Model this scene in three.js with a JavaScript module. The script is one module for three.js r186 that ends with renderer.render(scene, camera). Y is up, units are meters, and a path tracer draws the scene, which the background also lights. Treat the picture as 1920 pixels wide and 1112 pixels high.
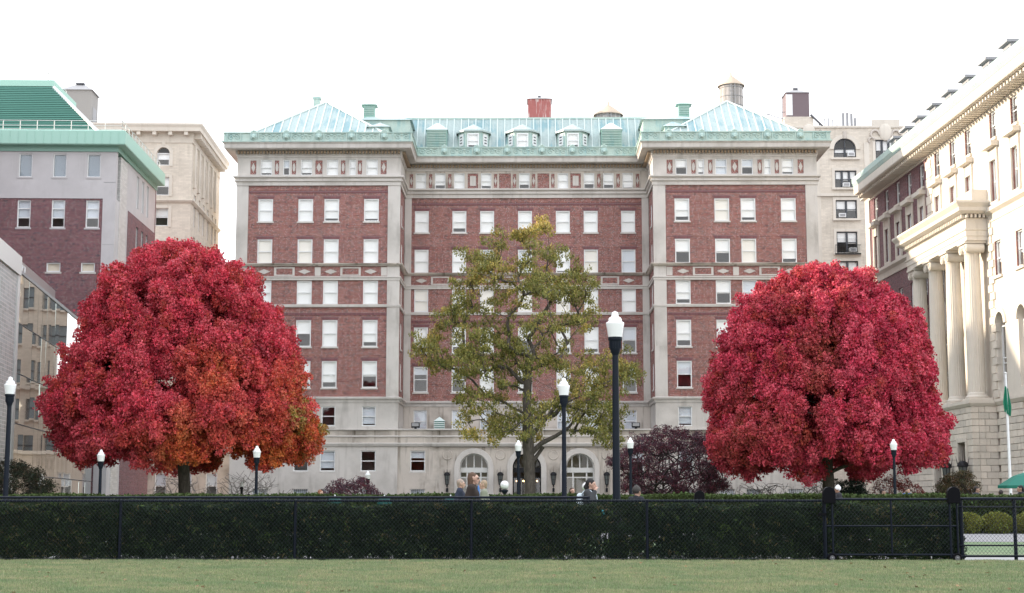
import * as THREE from 'three';
import { mergeGeometries, mergeVertices } from 'three/addons/utils/BufferGeometryUtils.js';
import { MarchingCubes } from 'three/addons/objects/MarchingCubes.js';

// ---------------------------------------------------------------- camera, sky, sun, exposure
const scene = new THREE.Scene();
const camera = new THREE.PerspectiveCamera(21.7066, 1920 / 1112, 0.1, 900);
camera.position.set(0, 1.2, 0);
camera.lookAt(-0.00948837, 1.2 + 0.13126801, -0.99130151);
camera.updateMatrixWorld();
const renderer = new THREE.WebGLRenderer();
renderer.toneMapping = THREE.LinearToneMapping;
renderer.toneMappingExposure = 1.62;
renderer.shadowMap.enabled = true;
const SUN = new THREE.Vector3(-1, 0.30, -0.18).normalize();
const sun = new THREE.DirectionalLight(new THREE.Color(1.0, 0.85, 0.66), 5.0);
sun.position.copy(SUN).multiplyScalar(260).add(new THREE.Vector3(0, 0, -100));
sun.target.position.set(0, 0, -100);
sun.castShadow = true; sun.shadow.mapSize.set(4096, 4096); sun.shadow.radius = 1.5;
Object.assign(sun.shadow.camera, { left: -120, right: 120, top: 90, bottom: -90, near: 20, far: 520 });
scene.add(sun, sun.target);
{ // a thin bright veil of high cloud: near white at the horizon, a little bluer and greyer overhead
  const w = 256, h = 128, d = new Float32Array(w * h * 4);
  for (let j = 0; j < h; j++) for (let i = 0; i < w; i++) {
    const el = ((j + 0.5) / h - 0.5) * Math.PI, s = Math.max(0, Math.sin(el)), k = (j * w + i) * 4;
    const cl = 1 + 0.03 * Math.sin(i * 0.098 * 2 + 3 * s) * s + 0.025 * Math.sin(i * 0.0245 * 5 + 9 * s + 1) * s;
    const b = (1.22 + 0.18 * s) * cl;
    d[k] = b * (1 - 0.09 * s); d[k + 1] = b * (1 - 0.03 * s); d[k + 2] = b * (1.02 + 0.05 * s); d[k + 3] = 1;
  }
  const t = new THREE.DataTexture(d, w, h, THREE.RGBAFormat, THREE.FloatType);
  t.mapping = THREE.EquirectangularReflectionMapping; t.magFilter = THREE.LinearFilter; t.needsUpdate = true;
  scene.background = t; scene.environment = t;
}

// ---------------------------------------------------------------- helpers
function rng(seed) { let a = seed >>> 0; return () => { a = (a + 0x6d2b79f5) | 0; let t = Math.imul(a ^ (a >>> 15), 1 | a); t = (t + Math.imul(t ^ (t >>> 7), 61 | t)) ^ t; return ((t ^ (t >>> 14)) >>> 0) / 4294967296; }; }
const V = (x, y, z) => new THREE.Vector3(x, y, z);
const lerp = (a, b, t) => a + (b - a) * t, clamp = (v, a, b) => Math.min(b, Math.max(a, v));
function hash(i, j, s) { let n = Math.imul(i | 0, 374761393) ^ Math.imul(j | 0, 668265263) ^ Math.imul(s | 0, 974711); n = Math.imul(n ^ (n >>> 13), 1274126177); return ((n ^ (n >>> 16)) >>> 0) / 4294967296; }
function noise(x, y, per, s) { // tileable value noise, period in cells
  const i = Math.floor(x), j = Math.floor(y), f = x - i, g = y - j, u = f * f * (3 - 2 * f), v = g * g * (3 - 2 * g), m = (a) => ((a % per) + per) % per;
  return lerp(lerp(hash(m(i), m(j), s), hash(m(i + 1), m(j), s), u), lerp(hash(m(i), m(j + 1), s), hash(m(i + 1), m(j + 1), s), u), v);
}
function fbm(u, v, base, oct, s) { let a = 0, w = 0.5, t = 0; for (let o = 0; o < oct; o++) { a += w * noise(u * base, v * base, base, s + o * 7); t += w; w *= 0.55; base *= 2; } return a / t; }
const toS = (c) => 255 * (c <= 0.0031308 ? 12.92 * c : 1.055 * Math.pow(c, 1 / 2.4) - 0.055);
function texture(n, metres, f, data = false) { // f(u, v) in 0..1 gives a linear colour (or a grey height)
  const d = new Uint8Array(n * n * 4);
  for (let j = 0; j < n; j++) for (let i = 0; i < n; i++) {
    const c = f((i + 0.5) / n, (j + 0.5) / n), k = (j * n + i) * 4;
    if (data) d[k] = d[k + 1] = d[k + 2] = clamp(c * 255, 0, 255); else for (let q = 0; q < 3; q++) d[k + q] = clamp(toS(clamp(c[q], 0, 1)), 0, 255);
    d[k + 3] = 255;
  }
  const t = new THREE.DataTexture(d, n, n, THREE.RGBAFormat); t.wrapS = t.wrapT = THREE.RepeatWrapping; t.magFilter = THREE.LinearFilter;
  t.minFilter = THREE.LinearMipmapLinearFilter; t.generateMipmaps = true;
  if (!data) t.colorSpace = THREE.SRGBColorSpace; t.repeat.set(1 / metres, 1 / metres); t.needsUpdate = true; return t;
}
function dull(c, rough, spec, o = {}) { const m = new THREE.MeshPhysicalMaterial({ roughness: rough, specularIntensity: spec, side: THREE.DoubleSide, ...o }); if (c) m.color.setRGB(...c); return m; }
function mat(c, rough = 0.8, o = {}) { const m = new THREE.MeshStandardMaterial({ roughness: rough, side: THREE.DoubleSide, ...o }); if (c) m.color.setRGB(...c); return m; }
const used = {};
function numbered(n) { used[n] = (used[n] || 0) + 1; return used[n] === 1 ? n : `${n}_${String(used[n] - 1).padStart(3, '0')}`; }
function tag(o, label, category, group) { o.userData.label = label; o.userData.category = category; if (group) o.userData.group = group; return o; }
function thing(name, label, category, p = [0, 0, 0], turn = 0, group) { const o = new THREE.Group(); o.name = numbered(name); o.position.set(...p); o.rotation.y = turn; scene.add(o); return tag(o, label, category, group); }
function prep(g) { if (g.index) g = g.toNonIndexed(); for (const k of Object.keys(g.attributes)) if (!['position', 'normal', 'uv', 'color'].includes(k)) g.deleteAttribute(k); return g; }
function metric(g) { // uv in metres across the face each triangle looks out of
  const p = g.attributes.position, uv = new Float32Array(p.count * 2), a = V(), b = V(), c = V();
  for (let i = 0; i < p.count; i += 3) {
    a.fromBufferAttribute(p, i); b.fromBufferAttribute(p, i + 1).sub(a); c.fromBufferAttribute(p, i + 2).sub(a); b.cross(c);
    const x = Math.abs(b.x), y = Math.abs(b.y), z = Math.abs(b.z);
    for (let k = i; k < i + 3; k++) { const X = p.getX(k), Y = p.getY(k), Z = p.getZ(k); uv[2 * k] = x > y && x > z ? Z : X; uv[2 * k + 1] = y >= x && y >= z ? Z : Y; }
  }
  g.setAttribute('uv', new THREE.BufferAttribute(uv, 2)); return g;
}
function join(gs) { gs = (Array.isArray(gs) ? gs : [gs]).map(prep); const anyCol = gs.some((g) => g.attributes.color); if (!anyCol) gs.forEach((g) => g.deleteAttribute('color')); return metric(gs.length === 1 ? gs[0] : mergeGeometries(gs.map((g) => { if (!g.attributes.uv) metric(g); return g; }))); }
function obj(name, gs, m, parent = scene, pos) { // one named mesh from one or more geometries
  const o = new THREE.Mesh(gs.isBufferGeometry && gs.userData.ready ? gs : join(gs), m);
  o.name = parent === scene ? numbered(name) : name; o.castShadow = o.receiveShadow = true; if (pos) o.position.set(...pos); parent.add(o); return o;
}
function ready(gs) { const g = join(gs); g.userData.ready = true; return g; }
function structure(name, gs, m) { const o = obj(name, gs, m); o.userData.kind = 'structure'; return o; }
const stuff = (o) => { o.userData.kind = 'stuff'; return o; };
const box = (x0, x1, y0, y1, z0, z1) => new THREE.BoxGeometry(x1 - x0, y1 - y0, z1 - z0).translate((x0 + x1) / 2, (y0 + y1) / 2, (z0 + z1) / 2);
const cyl = (r0, r1, y0, y1, x = 0, z = 0, n = 12, open = false) => new THREE.CylinderGeometry(r1, r0, y1 - y0, n, 1, open).translate(x, (y0 + y1) / 2, z);
function bar(a, b, r, n = 6, r2 = r) { const d = b.clone().sub(a), g = new THREE.CylinderGeometry(r2, r, d.length(), n, 1); g.translate(0, d.length() / 2, 0); g.applyQuaternion(new THREE.Quaternion().setFromUnitVectors(V(0, 1, 0), d.normalize())); return g.translate(a.x, a.y, a.z); }
function slab(pts, depth, m4) { const g = new THREE.ExtrudeGeometry(new THREE.Shape(pts.map((p) => new THREE.Vector2(...p))), { depth, bevelEnabled: false }); if (m4) g.applyMatrix4(m4); return g; }
function lathe(pts, n = 20) { return new THREE.LatheGeometry(pts.map((p) => new THREE.Vector2(...p)), n); }
// a wall facing +z with its face at zf; holes are [x0, x1, y0, y1, arched]
function wall(x0, x1, y0, y1, zf, t, holes = []) {
  const s = new THREE.Shape([[x0, y0], [x1, y0], [x1, y1], [x0, y1]].map((p) => new THREE.Vector2(...p)));
  for (const [a, b, c, d, arch] of holes) {
    const h = new THREE.Path(); h.moveTo(a, c); h.lineTo(a, arch ? d - (b - a) / 2 : d);
    if (arch) h.absarc((a + b) / 2, d - (b - a) / 2, (b - a) / 2, Math.PI, 0, true); else h.lineTo(b, d);
    h.lineTo(b, c); h.closePath(); s.holes.push(h);
  }
  return new THREE.ExtrudeGeometry(s, { depth: t, bevelEnabled: false, curveSegments: 10 }).translate(0, 0, zf - t);
}
// a moulding swept along a plan path [x, z] with mitred corners; profile points are [outwards, y]; the outside lies left of the way the path runs
function sweep(path, prof) {
  const pos = [], n = path.length, nor = [];
  for (let i = 0; i < n - 1; i++) { const dx = path[i + 1][0] - path[i][0], dz = path[i + 1][1] - path[i][1], l = Math.hypot(dx, dz); nor.push([-dz / l, dx / l]); }
  const at = (i, o, y) => { const a = nor[Math.max(0, i - 1)], b = nor[Math.min(n - 2, i)], k = o / (1 + a[0] * b[0] + a[1] * b[1]) ; return [path[i][0] + (a[0] + b[0]) * k, y, path[i][1] + (a[1] + b[1]) * k]; };
  for (let i = 0; i < n - 1; i++) for (let j = 0; j < prof.length; j++) {
    const p = prof[j], q = prof[(j + 1) % prof.length], A = at(i, ...p), B = at(i + 1, ...p), C = at(i + 1, ...q), D = at(i, ...q);
    pos.push(...A, ...C, ...B, ...A, ...D, ...C);
  }
  for (const e of [0, n - 1]) { const tri = THREE.ShapeUtils.triangulateShape(prof.map((p) => new THREE.Vector2(...p)), []); for (const t of tri) for (const k of t) pos.push(...at(e, ...prof[k])); }
  const g = new THREE.BufferGeometry(); g.setAttribute('position', new THREE.Float32BufferAttribute(pos, 3)); g.computeVertexNormals(); return g;
}
function faceted(quads) { // [[a, b, c, d] or [a, b, c]] of [x, y, z]
  const pos = []; for (const q of quads) { pos.push(...q[0], ...q[1], ...q[2]); if (q.length > 3) pos.push(...q[0], ...q[2], ...q[3]); }
  const g = new THREE.BufferGeometry(); g.setAttribute('position', new THREE.Float32BufferAttribute(pos, 3)); g.computeVertexNormals(); return g;
}
function hip(x0, x1, z0, z1, yb, rx0, rx1, rz, yt) { // a hipped roof solid; the ridge runs rx0..rx1 at rz
  const a = [x0, yb, z1], b = [x1, yb, z1], c = [x1, yb, z0], d = [x0, yb, z0], e = [rx0, yt, rz], f = [rx1, yt, rz];
  return faceted([[a, b, f, e], [c, d, e, f], [b, c, f], [d, a, e], [a, d, c, b]]);
}
function rebase(root, x, z) { for (const c of root.children) { c.position.x -= x; c.position.z -= z; } root.position.copy(V(x, 0, z).applyAxisAngle(V(0, 1, 0), root.rotation.y)); }

// ---------------------------------------------------------------- materials
const brickColours = (base, vary, mortar, L, Hh, seed) => { // L, Hh: bricks across and up the texture
  return (u, v) => {
    const y = v * Hh, row = Math.floor(y), x = u * L + (row % 2 ? 0.5 : 0), col = Math.floor(x), fx = x - col, fy = y - row;
    const big = 0.65 * noise(u * 5, v * 5, 5, seed) + 0.35 * noise(u * 23, v * 23, 23, seed + 6);
    if (fy < 0.1 || fx < 0.06 + 0.16 * (hash(col % L, row, seed + 8) > 0.72)) { const k = 0.85 + 0.3 * hash(col % L, row, seed + 3); return mortar.map((c) => c * k); }
    const h = hash(col % L, row, seed), h2 = hash(col % L, row, seed + 1), k = (1 - vary / 2 + vary * h) * (0.86 + 0.28 * big) * (0.94 + 0.12 * noise(u * 256, v * 256, 256, seed));
    return h2 > 0.88 ? [base[0] * 0.55 * k, base[1] * 0.75 * k, base[2] * 0.85 * k] : [base[0] * k, base[1] * k * (0.9 + 0.2 * h2), base[2] * k];
  };
};
const tBrick = texture(1024, 8, brickColours([0.235, 0.088, 0.072], 0.5, [0.46, 0.39, 0.38], 40, 120, 11));
const tBrick2 = texture(1024, 6, brickColours([0.165, 0.07, 0.078], 0.5, [0.30, 0.25, 0.25], 30, 84, 23));
const tSoldier = texture(512, 2.4, (u, v) => { const x = u * 32, c = Math.floor(x), k = 0.7 + 0.6 * hash(c, Math.floor(v * 10), 17); return x - c < 0.13 || v * 10 - Math.floor(v * 10) < 0.06 ? [0.42, 0.35, 0.33] : [0.19 * k, 0.058 * k, 0.06 * k]; });
const stoneColours = (base, stain, seed) => (u, v) => {
  const g = fbm(u, v, 6, 5, seed), f = noise(u * 256, v * 256, 256, seed + 2), streak = fbm(u * 1, v * 0.12 + 0.3, 24, 3, seed + 5) ;
  const blot = Math.max(0, fbm(u, v, 3, 5, seed + 9) - 0.5) * stain + Math.max(0, streak - 0.58) * stain * 0.8;
  const k = (0.93 + 0.14 * g) * (0.97 + 0.06 * f); return [base[0] * k * (1 - blot), base[1] * k * (1 - blot * 1.02), base[2] * k * (1 - blot * 1.06)];
};
const tStone = texture(512, 7, stoneColours([0.56, 0.53, 0.50], 0.8, 31));
const tStoneOld = texture(512, 7, stoneColours([0.52, 0.47, 0.42], 2.1, 37));
const tCream = texture(512, 7, stoneColours([0.63, 0.58, 0.51], 0.45, 41));
const tBeige = texture(512, 9, (u, v) => { const row = Math.floor(v * 60), x = u * 18 + (row % 2) * 0.5, h = hash(Math.floor(x) % 18, row, 5), fy = v * 60 - row, fx = x - Math.floor(x), c = stoneColours([0.63, 0.57, 0.49], 0.5, 43)(u, v), k = (0.93 + 0.14 * h) * (fy < 0.12 || fx < 0.03 ? 0.84 : 1); return c.map((q) => q * k); });
const copperColours = (base, seed, dark) => (u, v) => {
  const g = fbm(u, v, 5, 5, seed), streak = fbm(u * 1, v * 0.1 + 0.2, 32, 3, seed + 3), f = noise(u * 256, v * 256, 256, seed + 4), b = clamp((g * 0.6 + streak * 0.4 - 0.5) * dark, 0, 0.6);
  const k = 0.88 + 0.24 * f * 0.5 + 0.12 * streak; return [base[0] * k * (1 - b * 0.75), base[1] * k * (1 - b * 0.42), base[2] * k * (1 - b * 0.28)];
};
const tCopper = texture(512, 5, copperColours([0.415, 0.52, 0.47], 51, 2.0));
const tCopperRoof = texture(512, 6, copperColours([0.36, 0.44, 0.43], 57, 3.2));
const bGrain = texture(512, 2, (u, v) => fbm(u, v, 24, 4, 61), true);
const bCopper = texture(512, 3, (u, v) => fbm(u, v, 10, 4, 63), true);
const M = {
  brick: mat(null, 0.9, { map: tBrick }), brick2: mat(null, 0.9, { map: tBrick2 }),
  stone: mat(null, 0.85, { map: tStone, bumpMap: bGrain, bumpScale: 0.006 }), stoneOld: mat(null, 0.88, { map: tStoneOld, bumpMap: bGrain, bumpScale: 0.006 }),
  cream: mat(null, 0.85, { map: tCream, bumpMap: bGrain, bumpScale: 0.006 }), beige: mat(null, 0.88, { map: tBeige }),
  copper: mat(null, 0.62, { map: tCopper, bumpMap: bCopper, bumpScale: 0.03 }), roof: mat(null, 0.5, { map: tCopperRoof, bumpMap: bCopper, bumpScale: 0.05 }),
  batten: mat([0.56, 0.64, 0.62], 0.5), white: mat([0.74, 0.75, 0.75], 0.45), whiteDull: mat([0.62, 0.62, 0.60], 0.6),
  glass: new THREE.MeshPhysicalMaterial({ color: 0xffffff, roughness: 0.02, transmission: 1, thickness: 0, ior: 1.5, side: THREE.DoubleSide }),
  blind: mat([0.80, 0.81, 0.80], 0.7), blindGrey: mat([0.58, 0.63, 0.68], 0.7), blindCream: mat([0.76, 0.73, 0.66], 0.7), blindWarm: mat([0.72, 0.66, 0.54], 0.7), room: mat([0.30, 0.285, 0.26], 0.9),
  black: dull([0.005, 0.005, 0.007], 0.5, 0.12), iron: dull([0.012, 0.012, 0.015], 0.5, 0.4), dentilBrown: mat([0.30, 0.225, 0.155], 0.9), darkFrame: mat([0.045, 0.05, 0.06], 0.5), grey: mat([0.3, 0.3, 0.31], 0.6), greyDark: mat([0.11, 0.11, 0.12], 0.6),
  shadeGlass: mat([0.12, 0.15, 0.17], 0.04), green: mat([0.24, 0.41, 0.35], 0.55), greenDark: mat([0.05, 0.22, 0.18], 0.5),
};
const white3 = [0.72, 0.73, 0.74];
// ---------------------------------------------------------------- sash windows: frame mesh with panes, blind and sill below it
const winCache = {};
function winGeo(w, h, rail, fw) {
  const k = [w, h, ...rail, fw].map((v) => v.toFixed(3)).join(); if (winCache[k]) return winCache[k];
  const f = [box(-w / 2, -w / 2 + fw, 0, h, -0.14, -0.02), box(w / 2 - fw, w / 2, 0, h, -0.14, -0.02), box(-w / 2 + fw, w / 2 - fw, h - fw, h, -0.138, -0.022), box(-w / 2 + fw, w / 2 - fw, 0, fw, -0.138, -0.022)];
  const ys = [fw, ...rail.map((r) => r * h), h - fw]; for (const r of rail) f.push(box(-w / 2 + fw, w / 2 - fw, r * h - 0.035, r * h + 0.035, -0.13, -0.04));
  const panes = []; for (let i = 0; i < ys.length - 1; i++) panes.push(ready(box(-w / 2 + fw, w / 2 - fw, ys[i] + (i ? 0.035 : 0), ys[i + 1] - (i < ys.length - 2 ? 0.035 : 0), -0.1 + 0.02 * (i % 2), -0.094 + 0.02 * (i % 2))));
  return (winCache[k] = { frame: ready(f), panes, blind: ready(box(-w / 2 + fw, w / 2 - fw, -1, 0, -0.2, -0.19)), sill: ready(box(-w / 2 - 0.09, w / 2 + 0.09, -0.13, 0, -0.14, 0.09)) });
}
function sash(parent, x, y0, y1, w, zf, o = {}) {
  const h = y1 - y0, G = winGeo(w, h, o.rail || [0.5], o.fw || 0.085), win = obj('window', G.frame, o.frame || M.white, parent, [x, y0, zf]);
  for (const p of G.panes) obj('pane', p, o.glass || M.glass, win);
  if (o.blind) { const b = obj('blind', G.blind, o.blindMat || M.blind, win, [0, h - 0.05, 0]); b.scale.y = o.blind * (h - 0.1); if (o.bz) b.position.z = o.bz; }
  if (o.sill !== 0) obj('sill', G.sill, o.sill || M.stone, win);
  if (o.m4) { win.updateMatrix(); win.applyMatrix4(o.m4); }
  return win;
}
// sloped roof covering: pans between raised battens on a convex polygon given in the slope's own (along, up) metres
function clip(poly, s, keepLess) { const out = []; for (let i = 0; i < poly.length; i++) { const a = poly[i], b = poly[(i + 1) % poly.length], ia = keepLess ? a[0] <= s : a[0] >= s, ib = keepLess ? b[0] <= s : b[0] >= s; if (ia) out.push(a); if (ia !== ib) { const t = (s - a[0]) / (b[0] - a[0]); out.push([s, lerp(a[1], b[1], t)]); } } return out; }
function pans(parent, O, S, T, poly, step, m = M.roof, bm = M.batten) {
  const N = S.clone().cross(T).normalize(), m4 = new THREE.Matrix4().makeBasis(S, T, N).setPosition(O), xs = poly.map((p) => p[0]), lo = Math.min(...xs), hi = Math.max(...xs), n = Math.max(1, Math.round((hi - lo) / step)), w = (hi - lo) / n;
  for (let i = 0; i < n; i++) {
    const p = clip(clip(poly, lo + i * w, false), lo + (i + 1) * w, true);
    if (p.length > 2) obj('roof_pan', slab(p, 0.03, m4), m, parent);
    if (i) { const q = clip(poly, lo + i * w, false), ys = clip(q, lo + i * w + 1e-4, true).map((v) => v[1]); if (ys.length) { const a = Math.min(...ys), b = Math.max(...ys); if (b - a > 0.15) obj('batten', box(lo + i * w - 0.045, lo + i * w + 0.045, a, b, 0.02, 0.1).applyMatrix4(m4), bm, parent); } }
  }
}
// ================================================================ the red brick residence hall
const RY = (a) => new THREE.Matrix4().makeRotationY(a);
{
  const B = thing('residence_hall', 'wide red brick residence hall with two wings, limestone base and green copper roof', 'building');
  const r = rng(5), WX = [13.07, 16.42, 18.62, 22.0], CX = [-9.2, -5.9, -3.46, -0.14, 3.18, 5.62, 8.9];
  const ROWS = [[24.55, 26.47], [20.96, 23.03], [17.53, 19.52], [13.96, 16.19], [10.54, 12.76]], w = 1.24, zW = -128, zC = -133.6, ZB = -141;
  const blindFor = (row) => { const q = r(); return row >= 3 && q < 0.22 ? { blind: 0.35 + 0.2 * r(), blindMat: M.blindGrey } : q < 0.62 ? { blind: 1, blindMat: [M.blindGrey, M.blindCream, M.blind, M.blind, M.blind][Math.floor(r() * 5)] } : q < 0.86 ? { blind: 0.76 + 0.16 * r() } : r() < 0.6 ? { blind: 0.5 + 0.1 * r() } : { blind: 0.25, blindMat: M.blindGrey }; };
  const holesFor = (xs, rows, ww) => xs.flatMap((x) => rows.map(([a, b]) => [x - ww / 2, x + ww / 2, a, b]));
  const lintelGeo = ready(slab([[-0.66, 0], [0.66, 0], [0.8, 0.3], [-0.8, 0.3]], 0.03)), lintelMat = M.brick.clone(); lintelMat.color.setRGB(0.8, 0.86, 0.92); lintelMat.map = tSoldier;
  const lintel = (x, y, z) => obj('brick_lintel', lintelGeo, lintelMat, B, [x, y + 0.01, z - 0.01]);
  const band = (x0, x1, y, z) => obj('soldier_course', box(x0, x1, y, y + 0.22, z - 0.05, z + 0.03), lintelMat, B);
  for (const y of [26.98, 16.6]) { band(-23.44, -11.7, y, zW - 0.1); band(11.7, 23.44, y, zW - 0.1); band(-10.08, 10.08, y, zC - 0.06); }
  // wing and centre brick walls
  for (const s of [-1, 1]) {
    const xs = WX.map((v) => v * s), a = s < 0 ? -23.46 : 11.68, b = s < 0 ? -11.68 : 23.46;
    obj('brick_wall', wall(a, b, 9.6, 27.8, zW - 0.1, 0.32, holesFor(xs, ROWS, w)), M.brick, B);
    for (const [p, q] of [[10.65, 11.68], [23.46, 24.45]]) obj('stone_pier', box(Math.min(p * s, q * s), Math.max(p * s, q * s), 9.6, 27.8, zW - 0.45, zW), M.stone, B);
    xs.forEach((x) => ROWS.forEach(([y0, y1], k) => { sash(B, x, y0, y1, w, zW - 0.1, blindFor(k)); if (k !== 2) lintel(x, y1, zW - 0.1, w); }));
    // stone base, two storeys and the barred cellar windows
    obj('base_wall', wall(s < 0 ? -24.45 : 10.65, s < 0 ? -10.65 : 24.45, 7.0, 9.62, zW + 0.03, 0.4, holesFor(xs, [[7.36, 8.99]], 1.16)), M.stone, B);
    obj('base_wall', wall(s < 0 ? -24.5 : 10.65, s < 0 ? -10.65 : 24.5, 0, 7.02, zW + 0.15, 0.5, holesFor(xs, [[3.64, 5.34], [0.95, 2.2]], 1.26)), M.stone, B);
    xs.forEach((x, i) => {
      const dark = (s < 0 && i === 1);
      sash(B, x, 7.36, 8.99, 1.16, zW - 0.02, dark ? {} : { blind: 0.9, blindMat: M.blindGrey, sill: 0 });
      sash(B, x, 3.64, 5.34, 1.26, zW + 0.08, (s < 0 && i === 0) || i > 2 ? {} : { blind: i === 2 ? 0.3 : 0.86, blindMat: M.blindGrey });
      const c = sash(B, x, 0.95, 2.2, 1.26, zW - 0.02, { blind: 0.95, blindMat: M.blindGrey, sill: 0, rail: [] });
      obj('window_bars', [-0.48, -0.32, -0.16, 0, 0.16, 0.32, 0.48].map((u) => box(u - 0.012, u + 0.012, 0.02, 1.24, 0.03, 0.055)), M.iron, c);
    });
    // inner return and outer side of the wing
    const m4 = RY(s < 0 ? Math.PI / 2 : -Math.PI / 2), L = (u) => (s < 0 ? u : -u), lo = (p, q) => [Math.min(L(p), L(q)), Math.max(L(p), L(q))];
    const [u0, u1] = lo(128.45, 133.5), um = L(130.9);
    obj('brick_wall', wall(u0, u1, 9.6, 27.8, -10.72, 0.3, ROWS.map(([a, b]) => [um - 0.45, um + 0.45, a, b])).applyMatrix4(m4), M.brick, B);
    ROWS.forEach(([a, b]) => sash(B, um, a, b, 0.9, -10.72, { blind: 0.8, m4 }));
    obj('attic_wall', wall(...lo(128.45, 133.5), 27.8, 30.8, -10.66, 0.3).applyMatrix4(m4), M.stone, B);
    obj('base_wall', wall(...lo(128.45, 133.5), 6.5, 9.62, -10.66, 0.3).applyMatrix4(m4), M.stone, B);
    obj('side_wall', box(Math.min(24.0 * s, 24.4 * s), Math.max(24.0 * s, 24.4 * s), 9.6, 30.8, ZB, zW - 0.45), M.brick, B);
    obj('side_base', box(Math.min(24.0 * s, 24.45 * s), Math.max(24.0 * s, 24.45 * s), 0, 9.6, ZB, zW - 0.35), M.stone, B);
    // attic storey
    const AX = [[13.05, 0.98], [14.7, 0.56], [16.4, 0.98], [18.6, 0.98], [20.3, 0.56], [22.0, 0.98]], PX = [[12.07, 0.5, 1], [14.08, 0.36, 0], [15.5, 0.36, 0], [17.55, 0.6, 1], [19.66, 0.36, 0], [21.1, 0.36, 0], [23.1, 0.5, 1]];
    const holes = [...AX.map(([x, ww]) => [x * s - ww / 2, x * s + ww / 2, 28.5, 29.86]), ...PX.map(([x, ww]) => [x * s - ww / 2, x * s + ww / 2, 28.58, 29.78])];
    obj('attic_wall', wall(s < 0 ? -24.45 : 10.65, s < 0 ? -10.65 : 24.45, 27.8, 30.8, zW, 0.4, holes), M.stone, B);
    AX.forEach(([x, ww]) => sash(B, x * s, 28.5, 29.86, ww, zW - 0.05, { ...(r() < 0.35 ? { blind: 0.84 } : { blind: r() < 0.5 ? 1 : 0.55, blindMat: r() < 0.6 ? M.blindGrey : M.blind }), fw: 0.07 }));
    PX.forEach(([x, ww, dia]) => {
      const p = obj('brick_panel', box(-ww / 2, ww / 2, 0, 1.2, -0.3, -0.05), M.brick, B, [x * s, 28.58, zW]);
      const sh = dia ? [[0, 0.2], [0.34 * ww, 0.6], [0, 1.0], [-0.34 * ww, 0.6]] : Array.from({ length: 14 }, (_, k) => [0.33 * ww * Math.cos(k / 7 * Math.PI), 0.6 + 0.36 * Math.sin(k / 7 * Math.PI)]);
      obj(dia ? 'diamond_inlay' : 'oval_inlay', slab(sh, 0.05).translate(0, 0, -0.055), M.stone, p);
    });
    // frieze under the fifth floor windows
    const f = obj('frieze', box(s < 0 ? -23.46 : 11.68, s < 0 ? -11.68 : 23.46, 19.85, 20.75, zW - 0.1, zW - 0.03), M.brick, B);
    for (const x of WX) obj('diamond_inlay', slab([[-0.52, 0], [0, -0.21], [0.52, 0], [0, 0.21]], 0.06).translate(x * s, 20.28, zW - 0.045), M.stone, f);
    for (const x of [14.75, 20.3]) for (const g of [[box(-0.86, 0.86, 0.26, 0.36, 0, 0.06)], [box(-0.86, 0.86, -0.36, -0.26, 0, 0.06)], [box(-0.86, -0.68, -0.26, 0.26, 0, 0.058)], [box(0.68, 0.86, -0.26, 0.26, 0, 0.058)]]) obj('frieze_frame', g[0].translate(x * s, 20.28, zW - 0.035), M.stone, f);
    for (const x of [11.95, 17.5, 23.18]) obj('frieze_block', box(-0.24, 0.24, -0.36, 0.36, 0, 0.05).translate(x * s, 20.28, zW - 0.035), M.stone, f);
  }
  obj('brick_wall', wall(-10.1, 10.1, 9.6, 27.8, zC - 0.06, 0.32, holesFor(CX, ROWS, 1.22)), M.brick, B);
  for (const s of [-1, 1]) obj('stone_pier', box(Math.min(10.1 * s, 10.7 * s), Math.max(10.1 * s, 10.7 * s), 9.6, 27.8, zC - 0.4, zC), M.stone, B);
  CX.forEach((x, i) => ROWS.forEach(([y0, y1], k) => { sash(B, x, y0, y1, 1.22, zC - 0.06, k === 4 && (i < 2 || i === 6) ? { blind: 0.3, blindMat: M.blindGrey } : blindFor(k)); if (k !== 2) lintel(x, y1, zC - 0.06); }));
  obj('base_wall', wall(-10.66, 10.66, 6.5, 9.62, zC + 0.02, 0.4, holesFor(CX, [[7.1, 9.0]], 1.16)), M.stoneOld, B);
  CX.forEach((x) => sash(B, x, 7.1, 9.0, 1.16, zC - 0.05, { blind: 0.85, blindMat: M.blindGrey, sill: 0 }));
  { // attic of the centre
    const AX = [-9.3, -7.6, -5.92, -3.55, -0.2, 3.2, 5.5, 7.2, 8.9], P = [[-10.15, 0.3], [-8.45, 0.3], [-6.76, 0.3], [-2.73, 0.3], [-1.06, 0.3], [0.62, 0.3], [2.31, 0.3], [6.36, 0.3], [8.06, 0.3], [9.76, 0.3]], Q = [[-4.72, 0.92, 1], [4.32, 0.92, 1], [-1.9, 1.05, 0], [1.48, 1.05, 0]];
    const hs = [...AX.map((x) => [x - 0.47, x + 0.47, 28.45, 29.86]), ...P.map(([x, q]) => [x - q / 2, x + q / 2, 28.55, 29.78]), ...Q.map(([x, q]) => [x - q / 2, x + q / 2, 28.5, 29.82])];
    obj('attic_wall', wall(-10.66, 10.66, 27.8, 30.8, zC, 0.4, hs), M.stoneOld, B);
    AX.forEach((x, i) => { const win = sash(B, x, 28.45, 29.86, 0.94, zC - 0.04, { blind: [1, 0.76, 1, 0.8, 0.72, 1, 0.7, 0.74, 0.75][i], fw: 0.07 }); if (i === 8) { const ac = obj('air_conditioner', box(-0.38, 0.38, 0.05, 0.36, -0.3, 0.22), M.white, win); } });
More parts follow.
